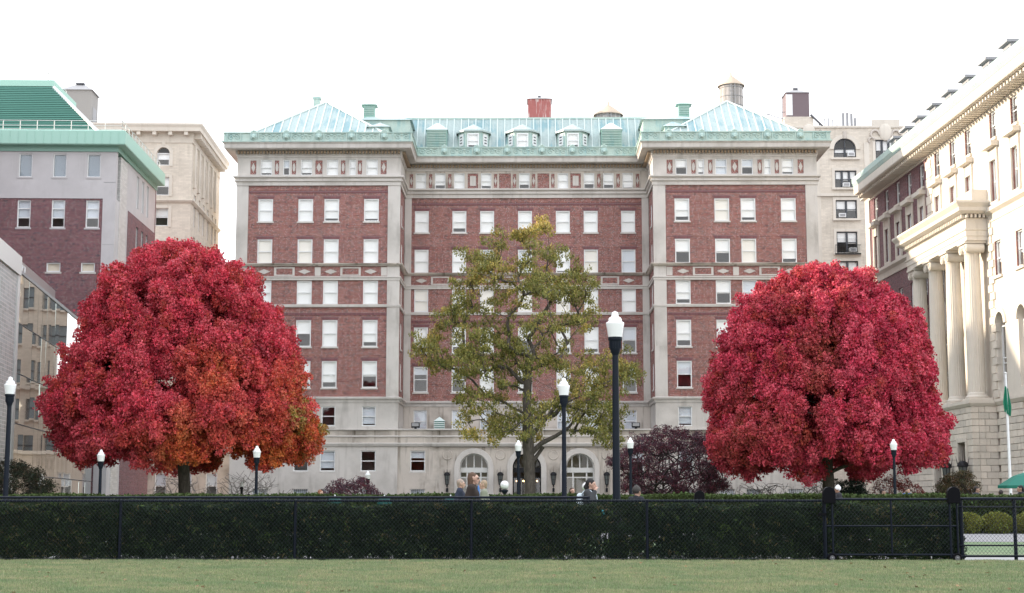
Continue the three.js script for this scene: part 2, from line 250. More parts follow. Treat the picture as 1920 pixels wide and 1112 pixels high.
    P.forEach(([x, q]) => { const p = obj('brick_panel', box(-q / 2, q / 2, 0, 1.23, -0.3, -0.05), M.brick, B, [x, 28.55, zC]); obj('diamond_inlay', slab([[0, 0.25], [0.11, 0.61], [0, 0.98], [-0.11, 0.61]], 0.05).translate(0, 0, -0.055), M.stone, p); });
    Q.forEach(([x, q, inlay]) => { const p = obj('brick_panel', box(-q / 2, q / 2, 0, 1.32, -0.3, -0.06), M.brick, B, [x, 28.5, zC]); if (inlay) obj('stone_inlay', box(-0.26, 0.26, 0.22, 1.1, -0.07, -0.01), M.stone, p); });
    const f = obj('frieze', box(-10.1, 10.1, 19.85, 20.75, zC - 0.06, zC + 0.005), M.brick, B);
    for (const x of CX) obj('diamond_inlay', slab([[-0.5, 0], [0, -0.2], [0.5, 0], [0, 0.2]], 0.06).translate(x, 20.28, zC - 0.005), M.stone, f);
    for (const x of [-7.55, -1.8, 1.52, 7.26]) for (const g of [box(-0.8, 0.8, 0.26, 0.36, 0, 0.06), box(-0.8, 0.8, -0.36, -0.26, 0, 0.06), box(-0.8, -0.64, -0.26, 0.26, 0, 0.058), box(0.64, 0.8, -0.26, 0.26, 0, 0.058)]) obj('frieze_frame', g.translate(x, 20.28, zC), M.stone, f);
  }
  // mouldings that run round the wings and the recessed centre
  const path = [[-24.45, ZB], [-24.45, zW], [-10.65, zW], [-10.65, zC], [10.65, zC], [10.65, zW], [24.45, zW], [24.45, ZB]];
  const pr = (...p) => p;
  obj('belt_course', sweep(path, pr([-0.2, 27.62], [0.06, 27.62], [0.06, 27.9], [0.2, 27.98], [0.2, 28.08], [0.1, 28.1], [0.1, 28.2], [0.3, 28.3], [0.3, 28.42], [-0.2, 28.48])), M.stone, B);
  obj('belt_course', sweep(path, pr([-0.2, 20.72], [0.1, 20.72], [0.22, 20.82], [0.28, 20.9], [0.28, 20.96], [-0.2, 20.99])), M.stoneOld, B);
  obj('belt_course', sweep(path, pr([-0.2, 19.55], [0.05, 19.55], [0.05, 19.72], [0.12, 19.76], [0.12, 19.86], [-0.2, 19.88])), M.stone, B);
  obj('belt_course', sweep(path, pr([-0.2, 17.27], [0.04, 17.27], [0.07, 17.4], [0.07, 17.5], [-0.2, 17.52])), M.stone, B);
  obj('base_cornice', sweep(path, pr([-0.2, 9.3], [0.08, 9.3], [0.1, 9.5], [0.26, 9.62], [0.26, 9.74], [-0.2, 9.82])), M.stone, B);
  obj('cornice_bed', sweep(path, pr([-0.2, 30.02], [0.06, 30.02], [0.06, 30.2], [0.14, 30.24], [0.14, 30.56], [-0.2, 30.56])), M.stone, B);
  obj('cornice', sweep(path, pr([-0.2, 30.56], [0.95, 30.62], [0.98, 30.68], [0.98, 30.98], [1.08, 31.1], [1.08, 31.16], [-0.2, 31.2])), M.stone, B);
  const soff = [];
  const run = (a, b) => { const dx = b[0] - a[0], dz = b[1] - a[1], l = Math.hypot(dx, dz), n = Math.floor(l / 0.27), ox = -dz / l, oz = dx / l; for (let i = 0; i < n; i++) { const t = (i + 0.5) / n, x = a[0] + dx * t + ox * 0.27, z = a[1] + dz * t + oz * 0.27; soff.push(new THREE.BoxGeometry(Math.abs(dx) > Math.abs(dz) ? 0.15 : 0.27, 0.24, Math.abs(dx) > Math.abs(dz) ? 0.27 : 0.15).translate(x, 30.42, z)); } };
  for (let i = 1; i < 6; i++) run(path[i], path[i + 1]);
  stuff(obj('dentil_course', soff, M.dentilBrown, B));  // dentils in a darker brown than the stone around them
  // copper cresting with scrolls and lion masks
  obj('copper_cresting', sweep(path, pr([0.86, 31.14], [1.14, 31.14], [1.14, 31.24], [1.02, 31.28], [1.0, 31.86], [1.08, 31.9], [1.08, 31.98], [0.86, 31.98])), M.copper, B);
  class Spiral extends THREE.Curve { constructor(s) { super(); this.s = s; } getPoint(t, o = V()) { const a = t * 9 + 0.6, q = 0.27 - 0.23 * t; return o.set(this.s * Math.cos(a) * q, Math.sin(a) * q, 0.02); } }
  const scroll = (L) => { const gs = [], n = Math.max(2, Math.round(L / 0.62)); for (let i = 0; i < n; i++) { const x = (i + 0.5) / n * L - L / 2; gs.push(new THREE.TubeGeometry(new Spiral(i % 2 ? -1 : 1), 18, 0.035, 4).translate(x, 0, 0)); if (i) gs.push(new THREE.SphereGeometry(0.07, 5, 4).translate(x - L / n / 2, 0.12, 0.02)); } gs.push(box(-L / 2 - 0.12, -L / 2 - 0.02, -0.3, 0.3, -0.02, 0.07), box(L / 2 + 0.02, L / 2 + 0.12, -0.3, 0.3, -0.02, 0.07)); return ready(gs); };
  const lion = ready([new THREE.SphereGeometry(0.2, 10, 8).scale(1, 1.15, 0.7).translate(0, 0, 0.12), new THREE.TorusGeometry(0.24, 0.07, 6, 12).translate(0, 0, 0.06), new THREE.SphereGeometry(0.1, 8, 6).translate(0, -0.08, 0.27), box(-0.3, 0.3, -0.31, 0.31, -0.05, 0.05), ...[-0.22, -0.11, 0, 0.11, 0.22].map((u) => new THREE.SphereGeometry(0.1, 6, 5).scale(0.6, 1.6, 0.5).translate(u * 0.9, 0.5 - Math.abs(u) * 0.5, 0.03))]);
  const crest = (xs, y, z) => { xs.forEach((x) => obj('lion_mask', lion, M.copper, B, [x, y, z])); for (let i = 0; i < xs.length - 1; i++) { const L = xs[i + 1] - xs[i] - 0.95; obj('scroll_panel', scroll(L), M.copper, B, [(xs[i] + xs[i + 1]) / 2, y, z]); } };
  for (const s of [-1, 1]) { crest([22.95, 20.2, 17.45, 14.7, 11.95].map((v) => v * s).sort((a, b) => a - b), 31.57, zW + 1.01); for (const [x, L] of [[24.6, 1.0], [10.45, 1.4]]) obj('scroll_panel', scroll(L), M.copper, B, [x * s, 31.57, zW + 1.01]); }
  crest([-7.2, -4.35, -1.7, 1.35, 4.0, 6.8], 31.57, zC + 1.01);
  for (const s of [-1, 1]) obj('scroll_panel', scroll(1.6), M.copper, B, [8.6 * s, 31.57, zC + 1.01]);
  // roofs
  obj('roof_deck', [box(-24.3, -10.7, 30.9, 31.1, ZB, zW - 0.1), box(-10.7, 10.7, 30.9, 31.1, ZB, zC - 0.1), box(10.7, 24.3, 30.9, 31.1, ZB, zW - 0.1)], M.grey, B);
  for (const s of [-1, 1]) {
    const cx = 17.85 * s, hx = 7.3, z0 = -128.0, z1 = -141.0, zc = (z0 + z1) / 2, yb = 31.3, yt = 36.45;
    const hz = (z0 - z1) / 2, sl = Math.hypot(hz, yt - yb), s2 = Math.hypot(hx, yt - yb), tri = [[0, 0], [2 * hx, 0], [hx, sl]], tri2 = [[0, 0], [2 * hz, 0], [hz, s2]];
    pans(B, V(cx - hx, yb, z0), V(1, 0, 0), V(0, (yt - yb) / sl, (zc - z0) / sl), tri, 0.66);
    pans(B, V(cx - hx, yb, z1), V(0, 0, 1), V(hx / s2, (yt - yb) / s2, 0), tri2, 0.66);
    pans(B, V(cx + hx, yb, z0), V(0, 0, -1), V(-hx / s2, (yt - yb) / s2, 0), tri2, 0.66);
    obj('roof_slope', faceted([[[cx + hx, yb, z1], [cx - hx, yb, z1], [cx, yt, zc]]]), M.roof, B);
    for (const [x, z] of [[cx - hx, z0], [cx + hx, z0], [cx - hx, z1], [cx + hx, z1]]) obj('hip_roll', bar(V(x, yb + 0.06, z), V(cx, yt + 0.08, zc), 0.09, 6), M.batten, B);
    // copper clad penthouse behind the inner corner, with a lower lean-to
    const p = obj('penthouse', box(Math.min(10.2 * s, 14.6 * s), Math.max(10.2 * s, 14.6 * s), 31.1, 34.3, -140.4, -132.2), M.copper, B);
    obj('penthouse_roof', hip(Math.min(10.0 * s, 14.8 * s), Math.max(10.0 * s, 14.8 * s), -140.6, -132.0, 34.3, Math.min(11.6 * s, 14.4 * s), Math.max(11.6 * s, 14.4 * s), -136.5, 35.7), M.roof, p);
    obj('lean_to', box(Math.min(11.9 * s, 13.6 * s), Math.max(11.9 * s, 13.6 * s), 31.1, 33.2, -133, -130.2), M.copper, p);
    obj('lean_to_roof', hip(Math.min(11.7 * s, 13.8 * s), Math.max(11.7 * s, 13.8 * s), -132.2, -130.0, 33.2, 12.6 * s, 12.8 * s, -131.6, 33.95), M.roof, p);
    // louvred cupola
    const c = obj('cupola', box(-0.5, 0.5, 0, 1.4, -0.5, 0.5), M.green, B, [14.25 * s, 35.4, -137]);
    for (let k = 0; k < 5; k++) obj('louvre', box(-0.44, 0.44, 0.5 + k * 0.16, 0.56 + k * 0.16, 0.5, 0.58), M.copper, c);
    obj('cupola_roof', hip(-0.72, 0.72, -0.72, 0.72, 1.4, -0.05, 0.05, 0, 1.72), M.copper, c);
  }
  obj('chimney', [box(-0.3, 0.3, 0, 6.3, -0.3, 0.3), box(-0.36, 0.36, 6.3, 6.5, -0.36, 0.36)], M.copper, B, [-19.45, 31.9, -139.9]);
  { const y0 = 31.15, y1 = 35.5, z0 = zC - 0.55, z1 = -136.7, sl = Math.hypot(y1 - y0, z1 - z0);
    pans(B, V(-12.4, y0, z0), V(1, 0, 0), V(0, (y1 - y0) / sl, (z1 - z0) / sl), [[0, 0], [24.8, 0], [24.8, sl], [0, sl]], 0.66);
    obj('ridge_cap', box(-12.4, 12.4, y1 - 0.05, y1 + 0.14, z1 - 0.25, z1 + 0.1), M.copper, B);
    obj('upper_roof', [box(-12.4, 12.4, 35.2, 35.42, ZB, z1 - 0.26), box(-12.4, 12.4, 31.1, 35.2, ZB, ZB + 0.3)], M.roof, B); }
  // bay dormers with hipped caps
  for (const x of [-4.73, -0.35, 4.12]) {
    const zf = zC - 0.45, pl = [[-1.35, -2.2], [-1.35, -0.9], [-0.72, 0], [0.72, 0], [1.35, -0.9], [1.35, -2.2]], q = [];
    for (let i = 0; i < 5; i++) { const [a, b] = [pl[i], pl[i + 1]]; if (i === 2) for (const [u0, u1, v0, v1] of [[-0.72, -0.42, 31.4, 33.75], [0.42, 0.72, 31.4, 33.75], [-0.42, 0.42, 31.4, 32.3], [-0.42, 0.42, 33.44, 33.75]]) q.push([[u0, v0, 0], [u1, v0, 0], [u1, v1, 0], [u0, v1, 0]]); else q.push([[a[0], 31.4, a[1]], [b[0], 31.4, b[1]], [b[0], 33.75, b[1]], [a[0], 33.75, a[1]]]); }
    const d = obj('dormer', faceted(q), M.copper, B, [x, 0, zf]);
    const rim = pl.map(([a, b]) => [a * 1.14, b * 1.0 + (b > -1 ? 0.15 : 0)]), top = [0, 34.75, -1.5], rq = [];
    for (let i = 0; i < 5; i++) rq.push([[rim[i][0], 33.86, rim[i][1]], [rim[i + 1][0], 33.86, rim[i + 1][1]], top]);
    for (let i = 0; i < 5; i++) rq.push([[rim[i][0], 33.7, rim[i][1]], [rim[i + 1][0], 33.7, rim[i + 1][1]], [rim[i + 1][0], 33.86, rim[i + 1][1]], [rim[i][0], 33.86, rim[i][1]]]);
    obj('dormer_roof', faceted(rq), M.roof, d);
    obj('window_frame', [box(-0.52, -0.42, 32.2, 33.55, 0.0, 0.09), box(0.42, 0.52, 32.2, 33.55, 0.0, 0.09), box(-0.42, 0.42, 33.43, 33.55, 0.0, 0.088), box(-0.42, 0.42, 32.2, 32.32, 0.0, 0.088), box(-0.42, 0.42, 32.84, 32.91, 0.0, 0.086)], M.white, d);
    obj('pane', box(-0.42, 0.42, 32.3, 33.44, 0.03, 0.036), M.glass, d); obj('blind', box(-0.42, 0.42, x > -2 && x < 2 ? 32.3 : 32.5, 33.44, -0.06, -0.05), M.blind, d);
    for (const s of [-1, 1]) { const m4 = new THREE.Matrix4().makeTranslation(1.035 * s, 0, -0.45).multiply(RY(s * Math.atan2(0.9, 0.63))); obj('side_vent', box(-0.3, 0.3, 32.5, 33.55, -0.02, 0.06).applyMatrix4(m4), M.white, d); for (let k = 0; k < 3; k++) obj('vent_slot', box(-0.16, 0.16, 32.68 + k * 0.26, 32.8 + k * 0.26, 0.055, 0.07).applyMatrix4(m4), M.greyDark, d); }
  }
  for (const x of [-7.98, 7.55]) {
    const d = obj('louvred_vent', box(-0.9, 0.9, 31.9, 33.95, -2.4, 0), M.green, B, [x, 0, zC - 0.75]);
    for (let k = 0; k < 10; k++) obj('louvre', box(-0.86, 0.86, 32.45 + k * 0.15, 32.52 + k * 0.15, 0.0, 0.1), M.copper, d);
    obj('vent_cap', hip(-1.0, 1.0, -2.4, 0.12, 33.95, -0.1, 0.1, -1.2, 34.85), M.batten, d);
  }
  // rooms behind the windows
  const slabs = []; for (const y of [2.6, 6.2, 9.7, 13.4, 16.8, 20.2, 23.7, 27.6]) slabs.push(box(-23.9, -10.8, y, y + 0.2, -131.2, -128.6), box(10.8, 23.9, y, y + 0.2, -131.2, -128.6), box(-10.2, 10.2, y, y + 0.2, -136.6, zC - 0.5));
  obj('floor_slabs', slabs, M.room, B);
  obj('interior_wall', [box(-23.9, -10.9, 0, 30.8, -131.5, -131.2), box(10.9, 23.9, 0, 30.8, -131.5, -131.2), box(-10.3, 10.3, 0, 30.8, -136.9, -136.6)], M.room, B);
  obj('rear_wall', box(-24.4, 24.4, 0, 31, ZB - 0.3, ZB), M.brick, B);
  // entrance block and terrace between the wings
  const AR = [-4.36, 0, 4.36];
  const eh = [...AR.map((x) => [x - 1.2, x + 1.2, 0.02, 5.12, true]), ...[-9.0, 9.0].flatMap((x) => [[x - 0.62, x + 0.62, 3.64, 5.34], [x - 0.62, x + 0.62, 0.95, 2.2]])];
  obj('entrance_wall', wall(-10.65, 10.65, 0, 5.95, zW - 0.05, 0.55, eh), M.stoneOld, B);
  for (const x of [-9, 9]) { sash(B, x, 3.64, 5.34, 1.24, zW - 0.12, { blind: 0.35, blindMat: M.blindGrey }); const c = sash(B, x, 0.95, 2.2, 1.24, zW - 0.2, { blind: 0.95, blindMat: M.blindGrey, sill: 0, rail: [] }); obj('window_bars', [-0.45, -0.3, -0.15, 0, 0.15, 0.3, 0.45].map((u) => box(u - 0.012, u + 0.012, 0.02, 1.22, 0.03, 0.055)), M.iron, c); }
  const lp = [[-24.5, ZB], [-24.5, zW + 0.15], [-10.65, zW + 0.15], [-10.65, zW - 0.05], [-7.7, zW - 0.05], [-7.7, zW + 0.1], [7.7, zW + 0.1], [7.7, zW - 0.05], [10.65, zW - 0.05], [10.65, zW + 0.15], [24.5, zW + 0.15], [24.5, ZB]];
  obj('terrace_parapet', sweep(lp, pr([-0.3, 5.92], [0.03, 5.92], [0.03, 7.02], [-0.3, 7.02])), M.stoneOld, B);
  obj('ledge', sweep(lp, pr([-0.3, 7.02], [0.14, 7.02], [0.14, 7.12], [-0.3, 7.16])), M.stone, B);
  obj('ledge', sweep(lp, pr([-0.05, 6.45], [0.1, 6.47], [0.1, 6.55], [-0.05, 6.62])), M.stone, B);
  obj('ledge', sweep(lp, pr([-0.05, 5.66], [0.12, 5.7], [0.22, 5.88], [0.22, 5.96], [-0.05, 6.0])), M.stone, B);
  obj('terrace_floor', box(-10.6, 10.6, 6.3, 6.48, zC, zW - 0.1), M.grey, B);
  for (const x of AR) {
    const sh = new THREE.Shape(); sh.absarc(0, 3.92, 1.6, 0, Math.PI, false); sh.lineTo(-1.6, 0); sh.lineTo(-1.2, 0); sh.lineTo(-1.2, 3.92); sh.absarc(0, 3.92, 1.2, Math.PI, 0, true); sh.lineTo(1.2, 0); sh.lineTo(1.6, 0);
    obj('archivolt', new THREE.ExtrudeGeometry(sh, { depth: 0.12, bevelEnabled: true, bevelSize: 0.03, bevelThickness: 0.03, bevelSegments: 1, curveSegments: 16 }).translate(x, 0, zW - 0.04), M.stone, B);
    const dark = x === 0, fm = dark ? M.iron : M.whiteDull, zz = zW - 0.5;
    const bars = [box(-1.2, -1.08, 0, 3.9, 0, 0.12), box(1.08, 1.2, 0, 3.9, 0, 0.12), box(-1.08, 1.08, 3.55, 3.95, 0, 0.14), box(-1.08, 1.08, 3.1, 3.2, 0, 0.1), box(-0.62, -0.5, 0, 3.55, 0, 0.11), box(0.5, 0.62, 0, 3.55, 0, 0.11), box(-1.08, 1.08, 0, 0.3, 0, 0.105)];
    const arcs = new THREE.Shape(); arcs.absarc(0, 3.92, 1.2, 0, Math.PI, false); arcs.absarc(0, 3.92, 1.08, Math.PI, 0, true);
    bars.push(new THREE.ExtrudeGeometry(arcs, { depth: 0.12, bevelEnabled: false, curveSegments: 14 })); for (const u of [-0.64, 0, 0.64]) bars.push(box(u - 0.05, u + 0.05, 3.95, 3.92 + Math.sqrt(1.1 * 1.1 - u * u), 0, 0.1)); if (dark) bars.push(box(-0.05, 0.05, 0.3, 3.1, 0, 0.115), box(-0.5, 0.5, 1.55, 1.7, 0, 0.108));
    const d = obj(dark ? 'entrance_door' : 'arched_window', bars, fm, B, [x, 0, zz]);
    const lun = new THREE.Shape(); lun.absarc(0, 3.95, 1.07, 0, Math.PI, false);
    obj('lunette_pane', new THREE.ShapeGeometry(lun, 14).translate(0, 0, 0.04), M.glass, d);
    for (const [a, b] of [[-1.08, -0.62], [-0.5, 0.5], [0.62, 1.08]]) obj('pane', box(a, b, 0.3, 3.1, 0.03, 0.036), M.glass, d);
  }
  obj('vestibule_wall', [box(-6.2, -2.2, 0, 5.6, -130.6, -130.4), box(2.2, 6.2, 0, 5.6, -130.6, -130.4)], mat([0.34, 0.33, 0.25], 0.8), B);
  for (const x of [-6.55, -2.18, 2.18, 6.55]) obj('medallion', [new THREE.TorusGeometry(0.38, 0.05, 6, 24), new THREE.TorusGeometry(0.22, 0.035, 6, 18), new THREE.CylinderGeometry(0.36, 0.36, 0.04, 24).rotateX(Math.PI / 2)].map((g) => g.translate(x, 5.0, zW - 0.03)), M.stoneOld, B);
  rebase(B, 0, -128);
}
// wall lanterns beside the arches: a bracket, a tapering glazed cage, a domed crown and spikes
const lanternParts = (() => {
  const cage = [], pt = (a, r, y) => V(Math.cos(a) * r, y, Math.sin(a) * r);
  for (let k = 0; k < 6; k++) { const a = k / 6 * 2 * Math.PI + 0.3; cage.push(bar(pt(a, 0.13, 0.62), pt(a, 0.22, 1.36), 0.016, 4)); }
  for (const [r, y] of [[0.13, 0.62], [0.18, 1.0], [0.22, 1.36]]) cage.push(new THREE.TorusGeometry(r, 0.02, 4, 14).rotateX(Math.PI / 2).translate(0, y, 0));
  const spikes = [bar(V(0, 1.55, 0), V(0, 2.1, 0), 0.015, 4, 0.004)]; for (let k = 0; k < 8; k++) { const a = k / 8 * 2 * Math.PI; spikes.push(bar(pt(a, 0.24, 1.4), pt(a, 0.34, 1.85), 0.013, 4, 0.003)); }
  return { bracket: ready([box(-0.09, 0.09, 0, 0.32, -0.32, -0.02), bar(V(0, 0.2, -0.2), V(0, 0.45, 0), 0.035, 6), lathe([[0, 0.4], [0.06, 0.44], [0.09, 0.5], [0.05, 0.54], [0.13, 0.6], [0.13, 0.64]], 10)]), cage: ready(cage), crown: ready(lathe([[0.27, 1.36], [0.27, 1.42], [0.24, 1.46], [0.22, 1.54], [0.12, 1.62], [0, 1.64]], 14)), spikes: ready(spikes), glass: ready(cyl(0.12, 0.21, 0.64, 1.35, 0, 0, 12, true)) };
})();
const frosted = mat([0.10, 0.11, 0.11], 0.25);
function lantern(p, turn, label, group, k = 1) { const t = thing('wall_lantern', label, 'lantern', p, turn, group); t.scale.setScalar(k); obj('bracket', lanternParts.bracket, M.iron, t); obj('cage', lanternParts.cage, M.iron, t); obj('glass', lanternParts.glass, frosted, t); obj('crown', lanternParts.crown, M.iron, t); obj('spikes', lanternParts.spikes, M.iron, t); }
[[-6.55, 'spiked black wall lantern at the outer side of the arch behind the brown-haired woman'], [-2.18, 'spiked black wall lantern above the white globe lamp by the dark entrance arch'], [2.18, 'spiked black wall lantern between dark entrance arch and pale arch by the elm trunk'], [6.55, 'spiked black wall lantern between a pale arch and the purple-leaved tree']].forEach(([x, l]) => lantern([x, 1.95, -127.7], 0, l, 'wall lanterns beside the entrance arches'));
{ // chandelier glow inside the entrance
  const t = thing('chandelier', 'small lit chandelier bulbs seen through the dark entrance door', 'lamp', [0, 2.75, -129.4]);
  const bulb = mat([1, 0.8, 0.5], 0.5, { emissive: new THREE.Color(1, 0.62, 0.3), emissiveIntensity: 3 });
  obj('arm', [box(-0.9, 0.9, 0.2, 0.24, -0.02, 0.02), box(-0.02, 0.02, 0.2, 2.4, -0.02, 0.02)], M.iron, t); for (const x of [-0.85, -0.3, 0.05, 0.85]) obj('bulb', new THREE.SphereGeometry(0.07, 8, 6).translate(x, 0.12, 0), bulb, t);
  const l = new THREE.PointLight(new THREE.Color(1, 0.68, 0.38), 3, 8); l.position.set(0, 2.87, -129.2); l.castShadow = true; scene.add(l);
}
// things on the entrance terrace and the roof
for (const [x, l] of [[-9.2, 'dark floodlight box on the terrace ledge beside the louvred vent'], [9.0, 'dark floodlight box on the terrace ledge near the right wing']]) { const t = thing('floodlight', l, 'floodlight', [x, 7.14, -128.0]); obj('housing', box(-0.34, 0.34, 0.08, 0.5, -0.2, 0.15), M.iron, t); obj('lens', box(-0.28, 0.28, 0.2, 0.46, 0.15, 0.17), M.grey, t); obj('foot', box(-0.1, 0.1, 0, 0.08, -0.1, 0.1), M.iron, t); }
{ const t = thing('terrace_vent', 'small louvred pale green vent with pyramid cap on the terrace', 'vent', [-7.3, 6.48, -129.6]); obj('body', box(-0.4, 0.4, 0, 1.35, -0.4, 0.4), M.greenDark, t); for (let k = 0; k < 6; k++) obj('louvre', box(-0.46, 0.46, 0.32 + k * 0.17, 0.42 + k * 0.17, 0.4, 0.47), M.batten, t); obj('cap', hip(-0.5, 0.5, -0.5, 0.5, 1.35, -0.02, 0.02, 0, 1.72), M.batten, t); }
{ const t = thing('rooftop_bulkhead', 'rust red rooftop bulkhead with low hipped grey roof', 'bulkhead', [1.2, 35.42, -139.4]); const red = mat(null, 0.8, { map: texture(512, 3, (u, v) => { const s = fbm(u, v * 0.12, 32, 3, 71), g = fbm(u, v, 8, 4, 72), k = s > 0.55 ? clamp((s - 0.55) * 5, 0, 1) : 0; return [lerp(0.36, 0.55, k) * (0.85 + 0.3 * g), lerp(0.12, 0.42, k) * (0.85 + 0.3 * g), lerp(0.11, 0.40, k) * (0.85 + 0.3 * g)]; }) }); obj('wall', box(-1.06, 1.06, 0, 2.4, -1.06, 1.06), red, t); obj('roof', hip(-1.16, 1.16, -1.16, 1.16, 2.4, -0.1, 0.1, 0, 2.82), M.grey, t); obj('finial', box(-0.14, 0.14, 2.78, 2.94, -0.14, 0.14), M.greyDark, t); }
const wood = mat(null, 0.85, { map: texture(512, 2, (u, v) => { const p = Math.floor(u * 14), h = hash(p, 0, 81), g = fbm(u, v * 0.2, 32, 3, 82), k = (0.75 + 0.5 * h) * (0.8 + 0.4 * g) * (u * 14 - p < 0.08 ? 0.5 : 1); return [0.36 * k, 0.33 * k, 0.31 * k]; }) }), woodRoof = mat([0.48, 0.39, 0.30], 0.8);
function tank(label, p, r, h, roofH, base) {
  const t = thing('water_tank', label, 'water tank', p, 0, 'wooden rooftop water tanks');
  for (const [a, b] of [[-1, -1], [1, -1], [-1, 1], [1, 1]]) obj('leg', bar(V(a * r * 0.7, 0, b * r * 0.7), V(a * r * 0.7, base, b * r * 0.7), 0.08, 6), M.greyDark, t);
  obj('platform', box(-r, r, base, base + 0.15, -r, r), M.greyDark, t);
  obj('tub', cyl(r * 1.02, r * 0.97, base + 0.15, base + h, 0, 0, 24), wood, t); for (let k = 0; k < 5; k++) obj('hoop', new THREE.TorusGeometry(r * (1.03 - 0.01 * k), 0.025, 4, 28).rotateX(Math.PI / 2).translate(0, base + 0.3 + k * (h - 0.4) / 4.2, 0), M.grey, t);
  obj('roof', lathe([[r * 1.14, base + h - 0.05], [r * 1.1, base + h + 0.08], [r * 0.55, base + h + roofH * 0.6], [0.1, base + h + roofH], [0.08, base + h + roofH + 0.3], [0, base + h + roofH + 0.34]], 24), woodRoof, t);
  obj('ladder', [box(-0.2, -0.16, 0, base + h, r + 0.1, r + 0.14), box(0.16, 0.2, 0, base + h, r + 0.1, r + 0.14), ...Array.from({ length: Math.floor((base + h) / 0.35) }, (_, k) => box(-0.16, 0.16, 0.2 + k * 0.35, 0.23 + k * 0.35, r + 0.105, r + 0.135))], M.grey, t);
}
// ================================================================ rooftop tanks (on the hall and on the flats behind it)
tank('pale wooden water tank with conical tan roof behind the right pyramid roof', [18.95, 31.1, -139.6], 1.1, 3.9, 1.0, 4.3);
tank('water tank whose low tan conical roof alone shows above the central copper roof', [7.55, 31.1, -139.4], 1.22, 2.4, 1.0, 3.0);
